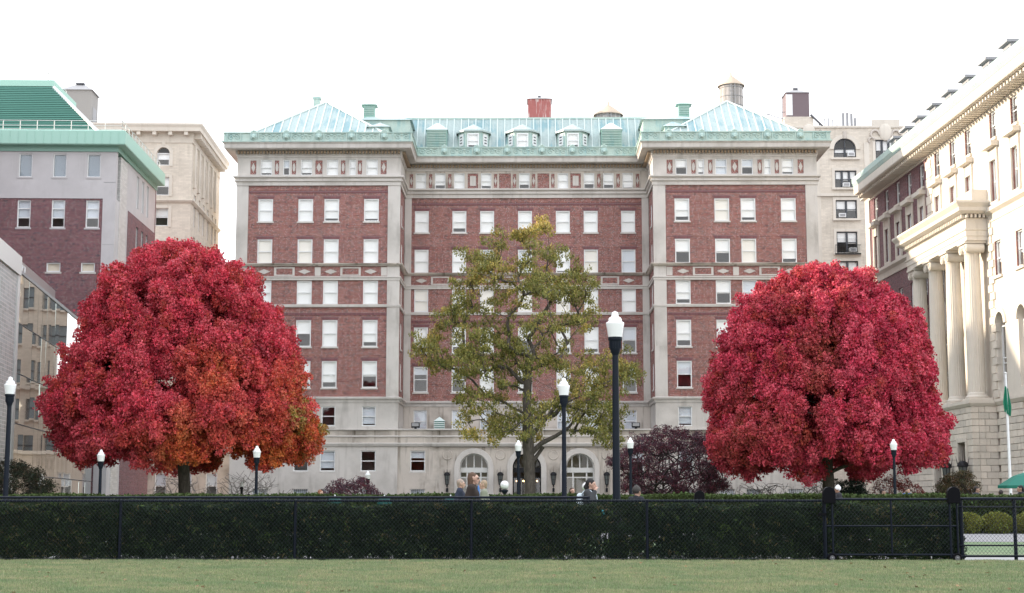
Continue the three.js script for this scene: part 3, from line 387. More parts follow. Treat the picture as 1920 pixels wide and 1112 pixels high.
// ================================================================ stone and brick hall with the portico
const SITE = 0.0397;
{
  const B = thing('columned_hall', 'sunlit cream stone and brick hall with a giant four column portico', 'building', [0, 0, 0], SITE);
  const m4 = RY(-Math.PI / 2), X = 37.6, A = (g) => g.applyMatrix4(m4), r = rng(9);
  const warmBrick = M.brick;
  const rows = [[26.85, 28.85], [22.3, 25.3], [17.0, 19.5]], WB = [-138.6, -135, -131.4, -127.9, -124.4], WS = [-119.9, -116, -112.3, -106.8, -102.5, -98.5], hw = 0.66;
  const hb = WB.flatMap((u) => [...rows.map(([a, b]) => [u - hw, u + hw, a, b]), [u - 0.85, u + 0.85, 9.3, 14.9, true]]), hs = WS.flatMap((u) => [...rows.map(([a, b]) => [u - hw, u + hw, a, b]), [u - 0.85, u + 0.85, 8.9, 14.4, true]]);
  obj('brick_wall', A(wall(-140.6, -122.6, 8.3, 29.2, -X, 0.5, hb)), M.brick2, B);
  obj('stone_wall', A(wall(-122.6, -92, 8.3, 29.2, -X + 0.05, 0.55, hs)), M.cream, B);
  obj('corner_pier', A(box(-142, -140.6, 0, 29.2, -X - 0.5, -X + 0.12)), M.cream, B);
  for (let k = 0; k < 28; k++) { const q = obj('quoin_block', A(box(-122.6 - (k % 2 ? 0.25 : 0), -121.5 + (k % 2 ? 0 : 0.3), 8.5 + k * 0.72, 9.17 + k * 0.72, -X - 0.1, -X + 0.13)), M.cream, B); q.visible = true; }
  [...WB, ...WS].forEach((u, i) => {
    const st = i >= WB.length, zf = -X + (st ? 0.05 : 0);
    rows.forEach(([a, b], k) => {
      sash(B, u, a, b, 2 * hw - 0.02, zf - 0.12, { m4, blind: r() < 0.7 ? 0.6 : 0.3, blindMat: M.blindGrey, sill: 0 });
      if (st) obj('brick_reveal', A(box(u - hw + 0.002, u - hw + 0.06, a + 0.003, b - 0.003, zf - 0.12, zf - 0.02)), warmBrick, B);
      obj('window_sill', A(box(u - 0.85, u + 0.85, a - 0.2, a - 0.003, zf - 0.02, zf + 0.16)), M.cream, B);
    });
    obj('window_hood', A(box(u - 1.1, u + 1.1, 26.15, 26.5, zf - 0.02, zf + 0.55)), M.cream, B);
    obj('window_surround', [box(u - 0.92, u - hw, 22.3, 26.15, zf - 0.02, zf + 0.14), box(u + hw, u + 0.92, 22.3, 26.15, zf - 0.02, zf + 0.14), box(u - hw, u + hw, 25.3, 26.15, zf - 0.02, zf + 0.1)].map(A), M.cream, B);
    sash(B, u, st ? 8.9 : 9.3, st ? 13.5 : 14.0, 1.68, zf - 0.3, { m4, rail: [0.42, 0.5], sill: 0, fw: 0.12 });
    const sh = new THREE.Shape(); sh.absarc(0, 0, 1.2, 0, Math.PI, false); sh.absarc(0, 0, 0.85, Math.PI, 0, true);
    obj('arch_surround', A(new THREE.ExtrudeGeometry(sh, { depth: 0.16, bevelEnabled: false, curveSegments: 12 }).translate(u, (st ? 14.4 : 14.9) - 0.85, zf - 0.02)), M.cream, B);
    const lu = new THREE.Shape(); lu.absarc(0, 0, 0.84, 0, Math.PI, false); obj('lunette', A(new THREE.ShapeGeometry(lu, 12).translate(u, (st ? 14.4 : 14.9) - 0.85, zf - 0.36)), M.glass, B);
  });
  const front = [[52, -142], [X, -142], [X, -92]];
  obj('belt_cornice', sweep(front, [[-0.2, 21.0], [0.1, 21.0], [0.14, 21.5], [0.42, 21.7], [0.42, 21.95], [-0.2, 22.0]]), M.cream, B);
  obj('base_cornice', sweep(front, [[-0.2, 7.9], [0.08, 7.9], [0.25, 8.15], [0.25, 8.32], [-0.2, 8.36]]), M.cream, B);
  obj('frieze', sweep(front, [[-0.2, 28.95], [0.1, 28.95], [0.12, 29.2], [0.45, 29.3], [0.45, 29.4], [-0.2, 29.4]]), M.cream, B);
  const eave = [[X, -140.4], [X, -92]];
  obj('cornice', sweep(eave, [[-0.2, 29.4], [1.5, 29.42], [1.55, 29.5], [1.55, 30.15], [-0.2, 30.2]]), M.cream, B);
  obj('copper_gutter', sweep(eave, [[-0.2, 30.2], [1.56, 30.17], [1.7, 30.5], [1.72, 30.95], [1.55, 31.02], [-0.2, 31.02]]), M.copper, B);
  const md = []; for (let u = -140.2; u < -92; u += 0.62) md.push(A(box(u, u + 0.26, 29.12, 29.4, -X + 0.12, -X + 1.2))); stuff(obj('modillion_course', md, M.cream, B));
  obj('roof', [box(37.5, 52, 30.9, 31.1, -142, -92), box(41, 52, 31.1, 32.2, -141, -92)], M.greyDark, B);
  for (const u of [-134.6, -130.9, -127.2, -123, -118.9, -114.6, -109.9, -105.4]) {
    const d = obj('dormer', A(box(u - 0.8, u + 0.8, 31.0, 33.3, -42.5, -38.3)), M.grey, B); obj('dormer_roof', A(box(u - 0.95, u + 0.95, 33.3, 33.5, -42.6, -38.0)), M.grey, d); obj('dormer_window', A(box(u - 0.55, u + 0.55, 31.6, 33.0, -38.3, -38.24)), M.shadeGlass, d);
  }
  obj('far_end_wall', box(X - 0.02, 52, 0, 29.3, -142, -141.6), M.cream, B);
  obj('interior_wall', [box(X + 2.6, X + 2.8, 0, 29, -141.5, -92), ...[8, 15.6, 21.4, 26.2].map((y) => box(X + 0.55, X + 2.6, y, y + 0.2, -141.4, -92))], M.room, B);
  obj('base_wall', [box(X + 0.06, X + 0.6, 0, 8.0, -142, -124.3), box(X + 0.06, X + 0.6, 0, 8.0, -108.3, -92)], M.cream, B);
  // podium of rusticated blocks
  const xp = 35.75, u0 = -124.2, u1 = -108.4, cH = 0.464, doors = [[-111.5, -109.8, 5.4], [-117.3, -115.5, 5.6]];
  const tones = [0, 1, 2, 3].map((k) => { const m = M.cream.clone(); m.color.setRGB(0.9 + 0.06 * k, 0.9 + 0.055 * k, 0.9 + 0.05 * k); return m; });
  const cut = (a, b, yb) => { let parts = [[a, b]]; for (const [p, q, h] of doors) if (yb < h) parts = parts.flatMap(([c, d]) => (q <= c || p >= d ? [[c, d]] : [[c, Math.min(d, p)], [Math.max(c, q), d]].filter(([e, f]) => f - e > 0.12))); return parts; };
  for (let k = 0; k < 17; k++) {
    const y = k * cH, g = 0.022;
    for (let u = u1; u > u0 + 0.1; u -= 1.32) { const off = k % 2 && u === u1 ? 0.66 : 1.32; const a = Math.max(u0, u - 1.32 + (k % 2 ? 0.66 : 0)), b = u === u1 ? u1 : u + (k % 2 ? 0.66 : 0); if (b - a > 0.15) for (const [c, d] of cut(a, b, y)) obj('stone_block', box(xp, xp + 0.5, y + g, y + cH - g, c + g, d - (d === u1 ? 0 : g)), tones[Math.floor(r() * 4)], B); }
    const xs = k % 2 ? [xp + 0.5, xp + 1.25, X] : [xp + 0.5, xp + 0.95, X]; for (let i = 0; i < 2; i++) obj('stone_block', box(xs[i] + g, xs[i + 1] - g, y + g, y + cH - g, u1 - 0.5, u1), tones[Math.floor(r() * 4)], B);
    for (let i = 0; i < 4; i++) { const a = u1 + i * 1.3 + (k % 2 ? 0.5 : 0), b = a + 1.3; obj('stone_block', box(X - 0.06, X + 0.1, y + g, y + cH - g, a + g, b - g), tones[Math.floor(r() * 4)], B); }
  }
  obj('podium_core', [box(xp + 0.06, xp + 0.4, 5.65, 7.86, u0 + 0.05, u1 - 0.05), box(xp + 0.06, X + 0.3, 0, 5.65, u0 + 0.05, -117.3), box(xp + 0.06, X + 0.3, 0, 5.65, -115.5, -111.5), box(xp + 0.06, X + 0.3, 0, 5.65, -109.8, u1 - 0.05), box(xp + 0.4, X + 0.3, 5.6, 7.86, u0 + 0.05, u1 - 0.05)], M.stoneOld, B);
  for (const [p, q, h] of doors) { const d = obj('doorway', [box(xp + 0.9, xp + 1.0, 0, h, p, q)], M.iron, B); obj('door_frame', [box(xp - 0.1, xp + 0.02, 0, h + 0.3, p - 0.24, p), box(xp - 0.1, xp + 0.02, 0, h + 0.3, q, q + 0.24), box(xp - 0.1, xp + 0.02, h, h + 0.3, p, q)], M.cream, d); }
  const pp = [[X, u0], [xp, u0], [xp, u1], [X, u1]];
  obj('podium_cornice', sweep(pp, [[-1.7, 7.88], [0.05, 7.88], [0.2, 8.08], [0.2, 8.3], [-1.7, 8.34]]), M.cream, B);
  // giant fluted columns
  const flute = (() => { const g = new THREE.CylinderGeometry(1, 1, 1, 96, 10, true), p = g.attributes.position; for (let i = 0; i < p.count; i++) { const y = p.getY(i) + 0.5, a = Math.atan2(p.getZ(i), p.getX(i)), taper = 0.62 - 0.1 * Math.pow(y, 1.6), f = 1 - 0.075 * Math.pow(Math.abs(Math.sin(a * 12)), 1.5); p.setXYZ(i, Math.cos(a) * taper * f, 8.9 + y * 10.1, Math.sin(a) * taper * f); } g.computeVertexNormals(); return ready(g); })();
  const cbase = ready([box(-0.82, 0.82, 8.34, 8.5, -0.82, 0.82), lathe([[0.8, 8.5], [0.84, 8.58], [0.78, 8.66], [0.68, 8.7], [0.7, 8.78], [0.66, 8.88], [0.6, 8.92]], 28)]);
  const cap = ready([lathe([[0.52, 18.9], [0.58, 19.0], [0.52, 19.06], [0.66, 19.3], [0.6, 19.36]], 24), ...[-1, 1].flatMap((s) => [new THREE.CylinderGeometry(0.34, 0.34, 1.3, 16).rotateZ(Math.PI / 2).translate(0, 19.3, 0.6 * s), new THREE.TorusGeometry(0.2, 0.05, 5, 14).rotateY(Math.PI / 2).translate(-0.66, 19.3, 0.6 * s)]), box(-0.64, 0.64, 19.38, 19.62, -0.62, 0.62), box(-0.78, 0.78, 19.62, 19.8, -0.86, 0.86)]);
  for (const u of [-122.6, -118.3, -114.0, -109.6]) { const c = obj('column', flute, M.cream, B, [36.62, 0, u]); obj('column_base', cbase, M.cream, c); obj('capital', cap, M.cream, c); }
  const e0 = -123.6, e1 = -108.6, ep = [[X, e0], [35.95, e0], [35.95, e1], [X, e1]];
  obj('architrave', sweep(ep, [[-1.3, 19.8], [0, 19.8], [0, 20.1], [0.05, 20.12], [0.05, 20.5], [0.12, 20.55], [0.12, 20.65], [-1.3, 20.65]]), M.cream, B);
  obj('portico_frieze', sweep(ep, [[-1.3, 20.65], [0.02, 20.65], [0.02, 21.35], [0.1, 21.4], [-1.3, 21.42]]), M.cream, B);
  const dn = []; for (let u = e0; u < e1; u += 0.4) dn.push(box(35.62, 35.95, 21.42, 21.68, u, u + 0.22)); for (let x = 35.9; x < X - 0.1; x += 0.3) dn.push(box(x, x + 0.16, 21.42, 21.68, e1, e1 + 0.3)); stuff(obj('dentil_course', dn, M.cream, B));
  obj('portico_cornice', sweep(ep, [[-1.6, 21.68], [0.4, 21.7], [0.7, 21.85], [0.72, 22.1], [0.95, 22.4], [0.95, 22.55], [-1.6, 22.62]]), M.cream, B);
  obj('portico_roof', box(36.0, X, 22.3, 22.64, e0, e1), M.cream, B); obj('blocking_course', box(36.4, X, 22.62, 23.5, -111.8, e1 + 0.1), M.cream, B);
  for (let k = 0; k < 22; k++) obj('quoin_block', box(X - 0.16, X + 0.1, 8.45 + k * 0.58, 8.98 + k * 0.58, -108.5 - (k % 2) * 0.3, -107.9 + (k % 2 ? 0 : 0.35)), tones[k % 4], B);
  rebase(B, 37, -115);
}
const site = (x, y, z) => V(x, y, z).applyAxisAngle(V(0, 1, 0), SITE).toArray();
lantern(site(35.25, 1.6, -109.2), SITE - Math.PI / 2, 'large spiked black lantern on the rusticated podium beside the near doorway', 'lanterns on the podium', 1.5);
lantern(site(35.25, 1.6, -113.0), SITE - Math.PI / 2, 'large spiked black lantern on the rusticated podium half behind the red maple', 'lanterns on the podium', 1.5);
// ================================================================ brick building with the green louvred roof
{
  const B = thing('green_roofed_building', 'purplish brick building with pale stone top storey and green louvred roof', 'building', [0, 0, 0], SITE);
  const zf = -115, x1 = -26.3, panel = mat(null, 0.75, { map: texture(512, 5, stoneColours([0.50, 0.48, 0.49], 0.25, 91)) });
  const wx = [-38.2, -35.65, -33.1, -30.55, -28.0], hT = wx.map((x) => [x - 0.5, x + 0.5, 25.35, 27.12]), hM = wx.map((x) => [x - 0.5, x + 0.5, 21.5, 23.6]), hL = [-30.75, -28.2].map((x) => [x - 0.52, x + 0.52, 18.15, 18.85]);
  obj('brick_wall', wall(-50, -27.25, 0, 23.72, zf, 0.35, [...hM, ...hL]), M.brick2, B);
  obj('stone_wall', wall(-50, x1, 23.72, 27.4, zf + 0.05, 0.4, hT), panel, B);
  obj('corner_pier', box(-27.25, x1, 0, 23.72, -116.2, zf + 0.06), panel, B);
  for (const y of [4, 9.4, 14.8, 20.2, 24.95]) obj('pier_joint', box(-27.2, x1 - 0.03, y, y + 0.03, zf + 0.05, zf + 0.066), M.grey, B);
  wx.forEach((x) => { sash(B, x, 25.35, 27.12, 1.0, zf, { rail: [], fw: 0.06, blind: 1, blindMat: mat([0.20, 0.25, 0.30], 0.5), sill: panel }); sash(B, x, 21.5, 23.6, 1.0, zf - 0.06, { rail: [0.36, 0.69], blind: 0.62, blindMat: M.blindGrey, sill: panel }); });
  for (const x of [-30.75, -28.2]) sash(B, x, 18.15, 18.85, 1.04, zf - 0.06, { rail: [], blind: 0.9, blindMat: M.blindWarm });
  // right side
  const m4 = RY(Math.PI / 2), hz = [122.6, 124.6, 126.4].flatMap((u) => [[u - 0.4, u + 0.4, 24.4, 27.0], [u - 0.4, u + 0.4, 19.4, 22.9]]);
  const tile = mat(null, 0.4, { map: texture(512, 3, (u, v) => { const r = Math.floor(v * 20), x = u * 5 + (r % 2) * 0.5, fx = x - Math.floor(x), fy = v * 20 - r, k = 0.85 + 0.25 * hash(Math.floor(x) % 5, r, 3); return fy < 0.1 || fx < 0.03 ? [0.3, 0.3, 0.3] : [0.54 * k, 0.53 * k, 0.52 * k]; }) });
  obj('tiled_pier', box(x1 - 0.3, x1 + 0.03, 0, 27.2, -118.6, -116.2), tile, B);
  obj('side_wall', wall(118.6, 129.6, 0, 27.3, x1, 0.35, hz).applyMatrix4(m4), panel, B);
  obj('side_brick', wall(119.2, 129.5, 0, 23.6, x1 + 0.04, 0.12, hz.filter((h) => h[3] < 23).map((h) => h)).applyMatrix4(m4), M.brick2, B);
  for (const u of [122.6, 124.6, 126.4]) { sash(B, u, 24.4, 27.0, 0.8, x1 - 0.1, { m4, rail: [], blind: 1, blindMat: M.blindGrey, sill: 0 }); sash(B, u, 19.4, 22.9, 0.8, x1 - 0.1, { m4, rail: [0.5], blind: 0.6, blindMat: M.blindGrey, sill: 0 }); }
  obj('interior_wall', [box(-50, x1 - 1, 0, 27, -117.8, -117.6), box(-28.2, -28, 0, 27, -129, -117.8), ...[17.4, 20, 24.2].map((y) => box(-50, x1 - 0.5, y, y + 0.2, -117.5, -115.5))], M.room, B);
  obj('rear_wall', box(-50, x1, 0, 27.3, -129.9, -129.5), M.brick2, B);
  const pth = [[-50, zf + 0.05], [x1, zf + 0.05], [x1, -129.7]]; // outside lies left of this run
  obj('eave', sweep(pth, [[-0.3, 27.3], [0.12, 27.3], [0.12, 27.75], [-0.3, 27.75]]), M.green, B);
  const fas = mat([0.33, 0.54, 0.46], 0.55);
  obj('eave_fascia', sweep(pth, [[-0.4, 27.7], [0.7, 27.7], [0.74, 27.76], [0.74, 28.75], [0.5, 28.85], [-0.4, 28.85]]), fas, B);
  for (let x = -49; x < x1 + 0.6; x += 0.62) obj('fascia_seam', box(x - 0.02, x + 0.02, 27.78, 28.74, zf + 0.78, zf + 0.815), fas, B);
  obj('roof_deck', box(-50, x1, 28.3, 28.6, -129.5, zf), M.grey, B);
  // louvred hip
  const base = [-27.9, -116.7], top = [-33.2, -122.0], yb = 28.85, yt = 34.2, n = 27, teal = mat([0.085, 0.245, 0.20], 0.5), f = [], sd = [];
  for (let i = 0; i < n; i++) { const t = (i + 0.5) / n, y = lerp(yb, yt, t), x = lerp(base[0], top[0], t), z = lerp(base[1], top[1], t); f.push(box(-50, x, y - 0.05, y + 0.05, z - 0.2, z + 0.09)); sd.push(box(x - 0.2, x + 0.09, y - 0.05, y + 0.05, -129, z + 0.08)); }
  stuff(obj('front_louvres', f, teal, B)); stuff(obj('side_louvres', sd, teal, B));
  obj('louvre_backing', faceted([[[-50, yb, base[1] - 0.25], [base[0] - 0.25, yb, base[1] - 0.25], [top[0] - 0.25, yt, top[1] - 0.25], [-50, yt, top[1] - 0.25]], [[base[0] - 0.25, yb, base[1] - 0.25], [base[0] - 0.25, yb, -129], [top[0] - 0.25, yt, -129], [top[0] - 0.25, yt, top[1] - 0.25]]]), mat([0.05, 0.16, 0.14], 0.7), B);
  obj('hip_cover', bar(V(base[0] + 0.1, yb, base[1] + 0.1), V(top[0], yt, top[1]), 0.14, 6), M.white, B);
  obj('ridge_band', box(-50, top[0] + 0.1, yt, yt + 0.5, -129, top[1] + 0.2), fas, B);
  const rail = (name, pts, y, h, step) => { const o = []; const posts = []; for (let i = 0; i < pts.length - 1; i++) { const a = V(pts[i][0], y, pts[i][1]), b = V(pts[i + 1][0], y, pts[i + 1][1]), L = a.distanceTo(b), k = Math.max(1, Math.round(L / step)); for (const q of [1, 0.5, 0.12]) o.push(bar(a.clone().setY(y + h * q), b.clone().setY(y + h * q), 0.025, 5)); for (let j = 0; j <= k; j++) { const p = a.clone().lerp(b, j / k); posts.push(bar(p, p.clone().setY(y + h), 0.035, 5)); } } const t = obj(name, o, M.whiteDull, B); posts.forEach((g) => obj('railing_post', g, M.whiteDull, t)); };
  rail('eave_railing', [[-50, zf + 0.4], [x1 + 0.4, zf + 0.4], [x1 + 0.4, -129]], 28.85, 0.75, 1.25);
  rail('roof_railing', [[-50, top[1] - 0.3], [top[0] - 0.5, top[1] - 0.3], [top[0] - 0.5, -128]], yt + 0.5, 0.75, 2.2);
  rebase(B, -38, -120);
}
// ================================================================ cream apartment block behind it
{
  const B = thing('cream_apartment_block', 'tall cream apartment block with bracketed cornice behind the green louvred roof', 'building', [0, 0, 0], SITE);
  const zf = -150, x1 = -27, m4 = RY(Math.PI / 2), wx = [-33.4, -29.8], hs = wx.flatMap((x) => [[x - 0.62, x + 0.62, 33.95, 35.75, true], [x - 0.65, x + 0.65, 30.95, 32.75], [x - 0.65, x + 0.65, 27.9, 29.65], [x - 0.65, x + 0.65, 24.6, 26.4]]);
  obj('front_wall', wall(-44, x1, 0, 36.9, zf, 0.4, hs), M.beige, B);
  wx.forEach((x) => { [[33.95, 35.2], [30.95, 32.75], [27.9, 29.65], [24.6, 26.4]].forEach(([a, b], i) => { sash(B, x, a, b, i ? 1.3 : 1.22, zf - 0.1, { blind: 0.45, sill: M.cream }); obj('window_surround', [box(x - 0.95, x - 0.65, a - 0.1, b + 0.25, zf, zf + 0.07), box(x + 0.65, x + 0.95, a - 0.1, b + 0.25, zf, zf + 0.07), ...(i ? [box(x - 0.65, x + 0.65, b + 0.02, b + 0.3, zf, zf + 0.08)] : [])], M.cream, B); });
    const sh = new THREE.Shape(); sh.absarc(0, 0, 0.95, 0, Math.PI, false); sh.absarc(0, 0, 0.62, Math.PI, 0, true); obj('arch_surround', new THREE.ExtrudeGeometry(sh, { depth: 0.08, bevelEnabled: false, curveSegments: 12 }).translate(x, 35.13, zf), M.cream, B); const lu = new THREE.Shape(); lu.absarc(0, 0, 0.6, 0, Math.PI, false); obj('lunette', new THREE.ShapeGeometry(lu, 12).translate(x, 35.2, zf - 0.15), M.glass, B); obj('keystone', box(x - 0.16, x + 0.16, 35.95, 36.6, zf, zf + 0.12), M.cream, B); });
  const us = [152.4, 155, 157.6, 160.2, 163, 165], rs = [[32.6, 35.6], [28.2, 31.4], [24.4, 27.2], [20.6, 23.4]];
  obj('side_wall', wall(150.4, 167, 0, 36.9, x1, 0.4, us.flatMap((u) => rs.map(([a, b]) => [u - 0.5, u + 0.5, a, b]))).applyMatrix4(m4), M.beige, B);
  us.forEach((u) => rs.forEach(([a, b], k) => { sash(B, u, a, b, 1.0, x1 - 0.1, { m4, blind: 0.5, sill: M.cream, rail: k ? [0.5] : [0.3, 0.6] }); }));
  for (const u of [151.2, 153.7, 156.3, 158.9, 161.6, 164]) obj('pilaster', box(-0.3, 0.3, 31.9, 36.2, 0, 0.2).translate(u, 0, x1).applyMatrix4(m4), M.cream, B);
  const pth = [[-44, zf], [x1, zf], [x1, -167]];
  obj('belt_course', sweep(pth, [[-0.1, 30.2], [0.1, 30.2], [0.3, 30.4], [0.3, 30.5], [-0.1, 30.55]]), M.cream, B);
  obj('frieze', sweep(pth, [[-0.1, 36.2], [0.08, 36.2], [0.1, 37.2], [-0.1, 37.2]]), M.cream, B);
  obj('cornice', sweep(pth, [[-0.2, 37.2], [0.9, 37.2], [0.95, 37.55], [1.1, 37.8], [1.1, 37.95], [-0.2, 38.0]]), M.cream, B);
  for (let x = -43; x < x1 + 0.5; x += 1.55) obj('bracket', box(x - 0.18, x + 0.18, 36.85, 37.2, zf, zf + 0.8), M.cream, B);
  for (let u = 150.5; u < 166.5; u += 0.8) obj('bracket', box(-0.16, 0.16, 36.7, 37.2, 0, 0.8).translate(u, 0, x1).applyMatrix4(m4), M.cream, B);
  obj('roof', box(-44, x1, 36.9, 37.2, -167, zf), M.greyDark, B); obj('interior_wall', [box(-44, x1 - 2, 0, 36.9, -152.6, -152.4), box(x1 - 2.2, x1 - 2, 0, 36.9, -166.8, -152.6), box(-44, x1, 0, 36.9, -167.3, -167)], M.room, B);
  rebase(B, -35, -158);
}
{ const t = thing('stair_tower', 'grey concrete stair tower with low hipped metal roof behind the green louvres', 'tower', site(-38.9, 38, -153), SITE); obj('wall', box(-1.45, 1.45, 0, 3.9, -1.5, 1.5), mat([0.31, 0.295, 0.28], 0.85), t); obj('roof', hip(-1.62, 1.62, -1.65, 1.65, 3.9, -0.4, 0.4, 0, 4.85), M.grey, t); obj('cap', box(-0.4, 0.4, 4.8, 4.98, -0.3, 0.3), M.greyDark, t); obj('louvre', box(-0.9, 0.1, 0.4, 1.9, 1.5, 1.53), M.grey, t); obj('side_louvre', box(1.45, 1.48, 0.4, 2.4, -0.9, 0.6), M.grey, t); }
// ================================================================ cream flats behind the right wing
{
  const B = thing('cream_flats', 'cream brick flats with dark framed windows behind the residence hall right wing', 'building');
  const zf = -162, W3 = [[34.0, 36.2, 34.3, true], [34.0, 32.95, 30.95], [34.0, 29.55, 27.25], [34.0, 26.4, 24.1], [34.0, 23.0, 20.8]];
  const hs = [[32.82, 35.18, 37.55, 39.65, true], [32.85, 35.15, 34.28, 36.15], [32.85, 35.1, 30.95, 32.95], [32.85, 35.05, 27.25, 29.55], [32.85, 35.05, 24.1, 26.4], [37.25, 39.4, 37.1, 39.5], [37.25, 39.4, 33.2, 35.6], [37.25, 39.4, 29.4, 31.8]];
  obj('front_wall', wall(24, 46, 0, 40.8, zf, 0.4, hs), M.beige, B);
  hs.forEach(([a, b, c, d, arch], i) => { const mid = (a + b) / 2, w = (b - a) / 2; const n = i === 1 || i > 4 ? 3 : 2, dd = arch ? d - w * 0.9 : d;
    for (let k = 0; k < n; k++) { const ww = (b - a) / n, x = a + ww * (k + 0.5); sash(B, x, c, dd, ww, zf - 0.08, { frame: M.darkFrame, blind: [0.5, 0.55, 0.45][k], fw: 0.11, sill: 0 }); }
    if (arch) { const sh = new THREE.Shape(); sh.absarc(0, 0, w + 0.45, 0, Math.PI, false); sh.absarc(0, 0, w, Math.PI, 0, true); obj('arch_surround', new THREE.ExtrudeGeometry(sh, { depth: 0.12, bevelEnabled: false, curveSegments: 14 }).translate(mid, d - w, zf), M.cream, B); const fr = new THREE.Shape(); fr.absarc(0, 0, w, 0, Math.PI, false); fr.absarc(0, 0, w - 0.12, Math.PI, 0, true); obj('arch_frame', [new THREE.ExtrudeGeometry(fr, { depth: 0.1, bevelEnabled: false, curveSegments: 14 }).translate(mid, d - w, zf - 0.2), box(mid - 0.06, mid + 0.06, d - w, d - 0.05, zf - 0.2, zf - 0.1)], M.darkFrame, B); const lu = new THREE.Shape(); lu.absarc(0, 0, w, 0, Math.PI, false); obj('lunette', new THREE.ShapeGeometry(lu, 14).translate(mid, d - w, zf - 0.16), M.glass, B); obj('keystone', box(mid - 0.2, mid + 0.2, d - 0.05, d + 0.75, zf, zf + 0.2), M.stoneOld, B); }
    obj('window_sill', box(a - 0.35, b + 0.35, c - 0.22, c - 0.003, zf - 0.02, zf + 0.25), M.cream, B);
    if (i && !arch) obj('window_surround', [box(a - 0.3, a, c, d + 0.3, zf, zf + 0.08), box(b, b + 0.3, c, d + 0.3, zf, zf + 0.08), box(a, b, d + 0.003, d + 0.3, zf, zf + 0.08)], M.cream, B); });
  for (const [x, y] of [[34.6, 37.6], [34.0, 34.3], [33.5, 31.0], [34.5, 27.3]]) { const ac = obj('air_conditioner', box(-0.36, 0.36, 0, 0.42, -0.2, 0.35), M.white, B, [x, y + 0.06, zf]); obj('grille', box(-0.28, 0.28, 0.07, 0.35, 0.35, 0.365), M.grey, ac); }
  { const o = [box(32.6, 35.3, 27.05, 27.15, zf + 0.1, zf + 0.55), box(32.6, 35.3, 28.0, 28.06, zf + 0.5, zf + 0.56)]; for (let x = 32.6; x <= 35.3; x += 0.16) o.push(box(x - 0.015, x + 0.015, 27.15, 28.0, zf + 0.515, zf + 0.545)); obj('balcony', o, M.iron, B); }
  obj('belt_course', [box(24, 46, 33.35, 33.65, zf, zf + 0.22)], M.cream, B); obj('belt_course', [box(24, 46, 24.0 - 0.6, 24.0 - 0.4, zf, zf + 0.18)], M.cream, B);
  obj('parapet', [box(24, 46, 40.8, 41.0, zf - 0.5, zf + 0.15), box(37.0, 39.9, 41.0, 41.7, zf - 0.4, zf + 0.12)], M.cream, B);
  for (const x of [38.35, 30.2]) { const c = obj('cartouche', new THREE.SphereGeometry(1, 16, 12).scale(0.72, 0.95, 0.22).translate(x, 40.3, zf + 0.08), M.cream, B); for (const s of [-1, 1]) { obj('scroll', new THREE.TorusGeometry(0.45, 0.14, 6, 14, 4.6).translate(x + s * 1.1, 40.05, zf + 0.1), M.stoneOld, c); obj('garland', new THREE.TorusGeometry(0.3, 0.12, 6, 12, 4).translate(x + s * 1.5, 39.4, zf + 0.08), M.stoneOld, c); } }
  for (const x of [31.0, 36.3]) obj('quoin_strip', box(x - 0.28, x + 0.28, 0, 39.2, zf, zf + 0.09), M.cream, B);
  obj('roof', box(24, 46, 40.5, 40.8, -178, zf - 0.4), M.greyDark, B); obj('interior_wall', [box(24, 46, 0, 40.5, zf - 2.8, zf - 2.6), ...[23.6, 27, 30.4, 33.8, 37.1].map((y) => box(24.2, 46, y, y + 0.2, zf - 2.6, zf - 0.45)), box(24, 24.3, 0, 40.5, -178, zf - 0.41)], M.room, B);
  rebase(B, 35, -166);
}
{ const t = thing('roof_tank_house', 'purple-brown tank house with hipped roof and white side on the cream flats', 'tank house', [29.15, 40.8, -163.6]); obj('plinth', box(-1.5, 1.6, 0, 1.3, -1.4, 1.4), M.beige, t); obj('wall', box(-1.2, 1.25, 1.3, 4.0, -1.2, 1.2), mat([0.17, 0.13, 0.14], 0.8), t); obj('white_panel', box(-1.24, -0.55, 1.5, 3.8, 1.2, 1.24), M.white, t); obj('roof', hip(-1.32, 1.35, -1.3, 1.3, 4.0, -0.2, 0.2, 0, 4.65), M.grey, t); obj('finial', box(-0.25, 0.25, 4.6, 4.8, -0.2, 0.2), M.greyDark, t);
  obj('scaffold', [bar(V(-1.7, 0, 1.4), V(-1.7, 3.6, 1.4), 0.04), bar(V(-2.1, 1.8, 1.4), V(-1.4, 1.8, 1.4), 0.03), bar(V(-3.3, 1.2, 1.3), V(-3.3, 3.3, 1.3), 0.025), bar(V(-3.9, 1.6, 1.3), V(-2.6, 1.6, 1.3), 0.02), bar(V(-3.3, 1.6, 1.3), V(-1.4, 1.0, 1.3), 0.04), bar(V(1.3, 1.5, 1.5), V(2.6, 0.2, 1.5), 0.12)], M.greyDark, t); }
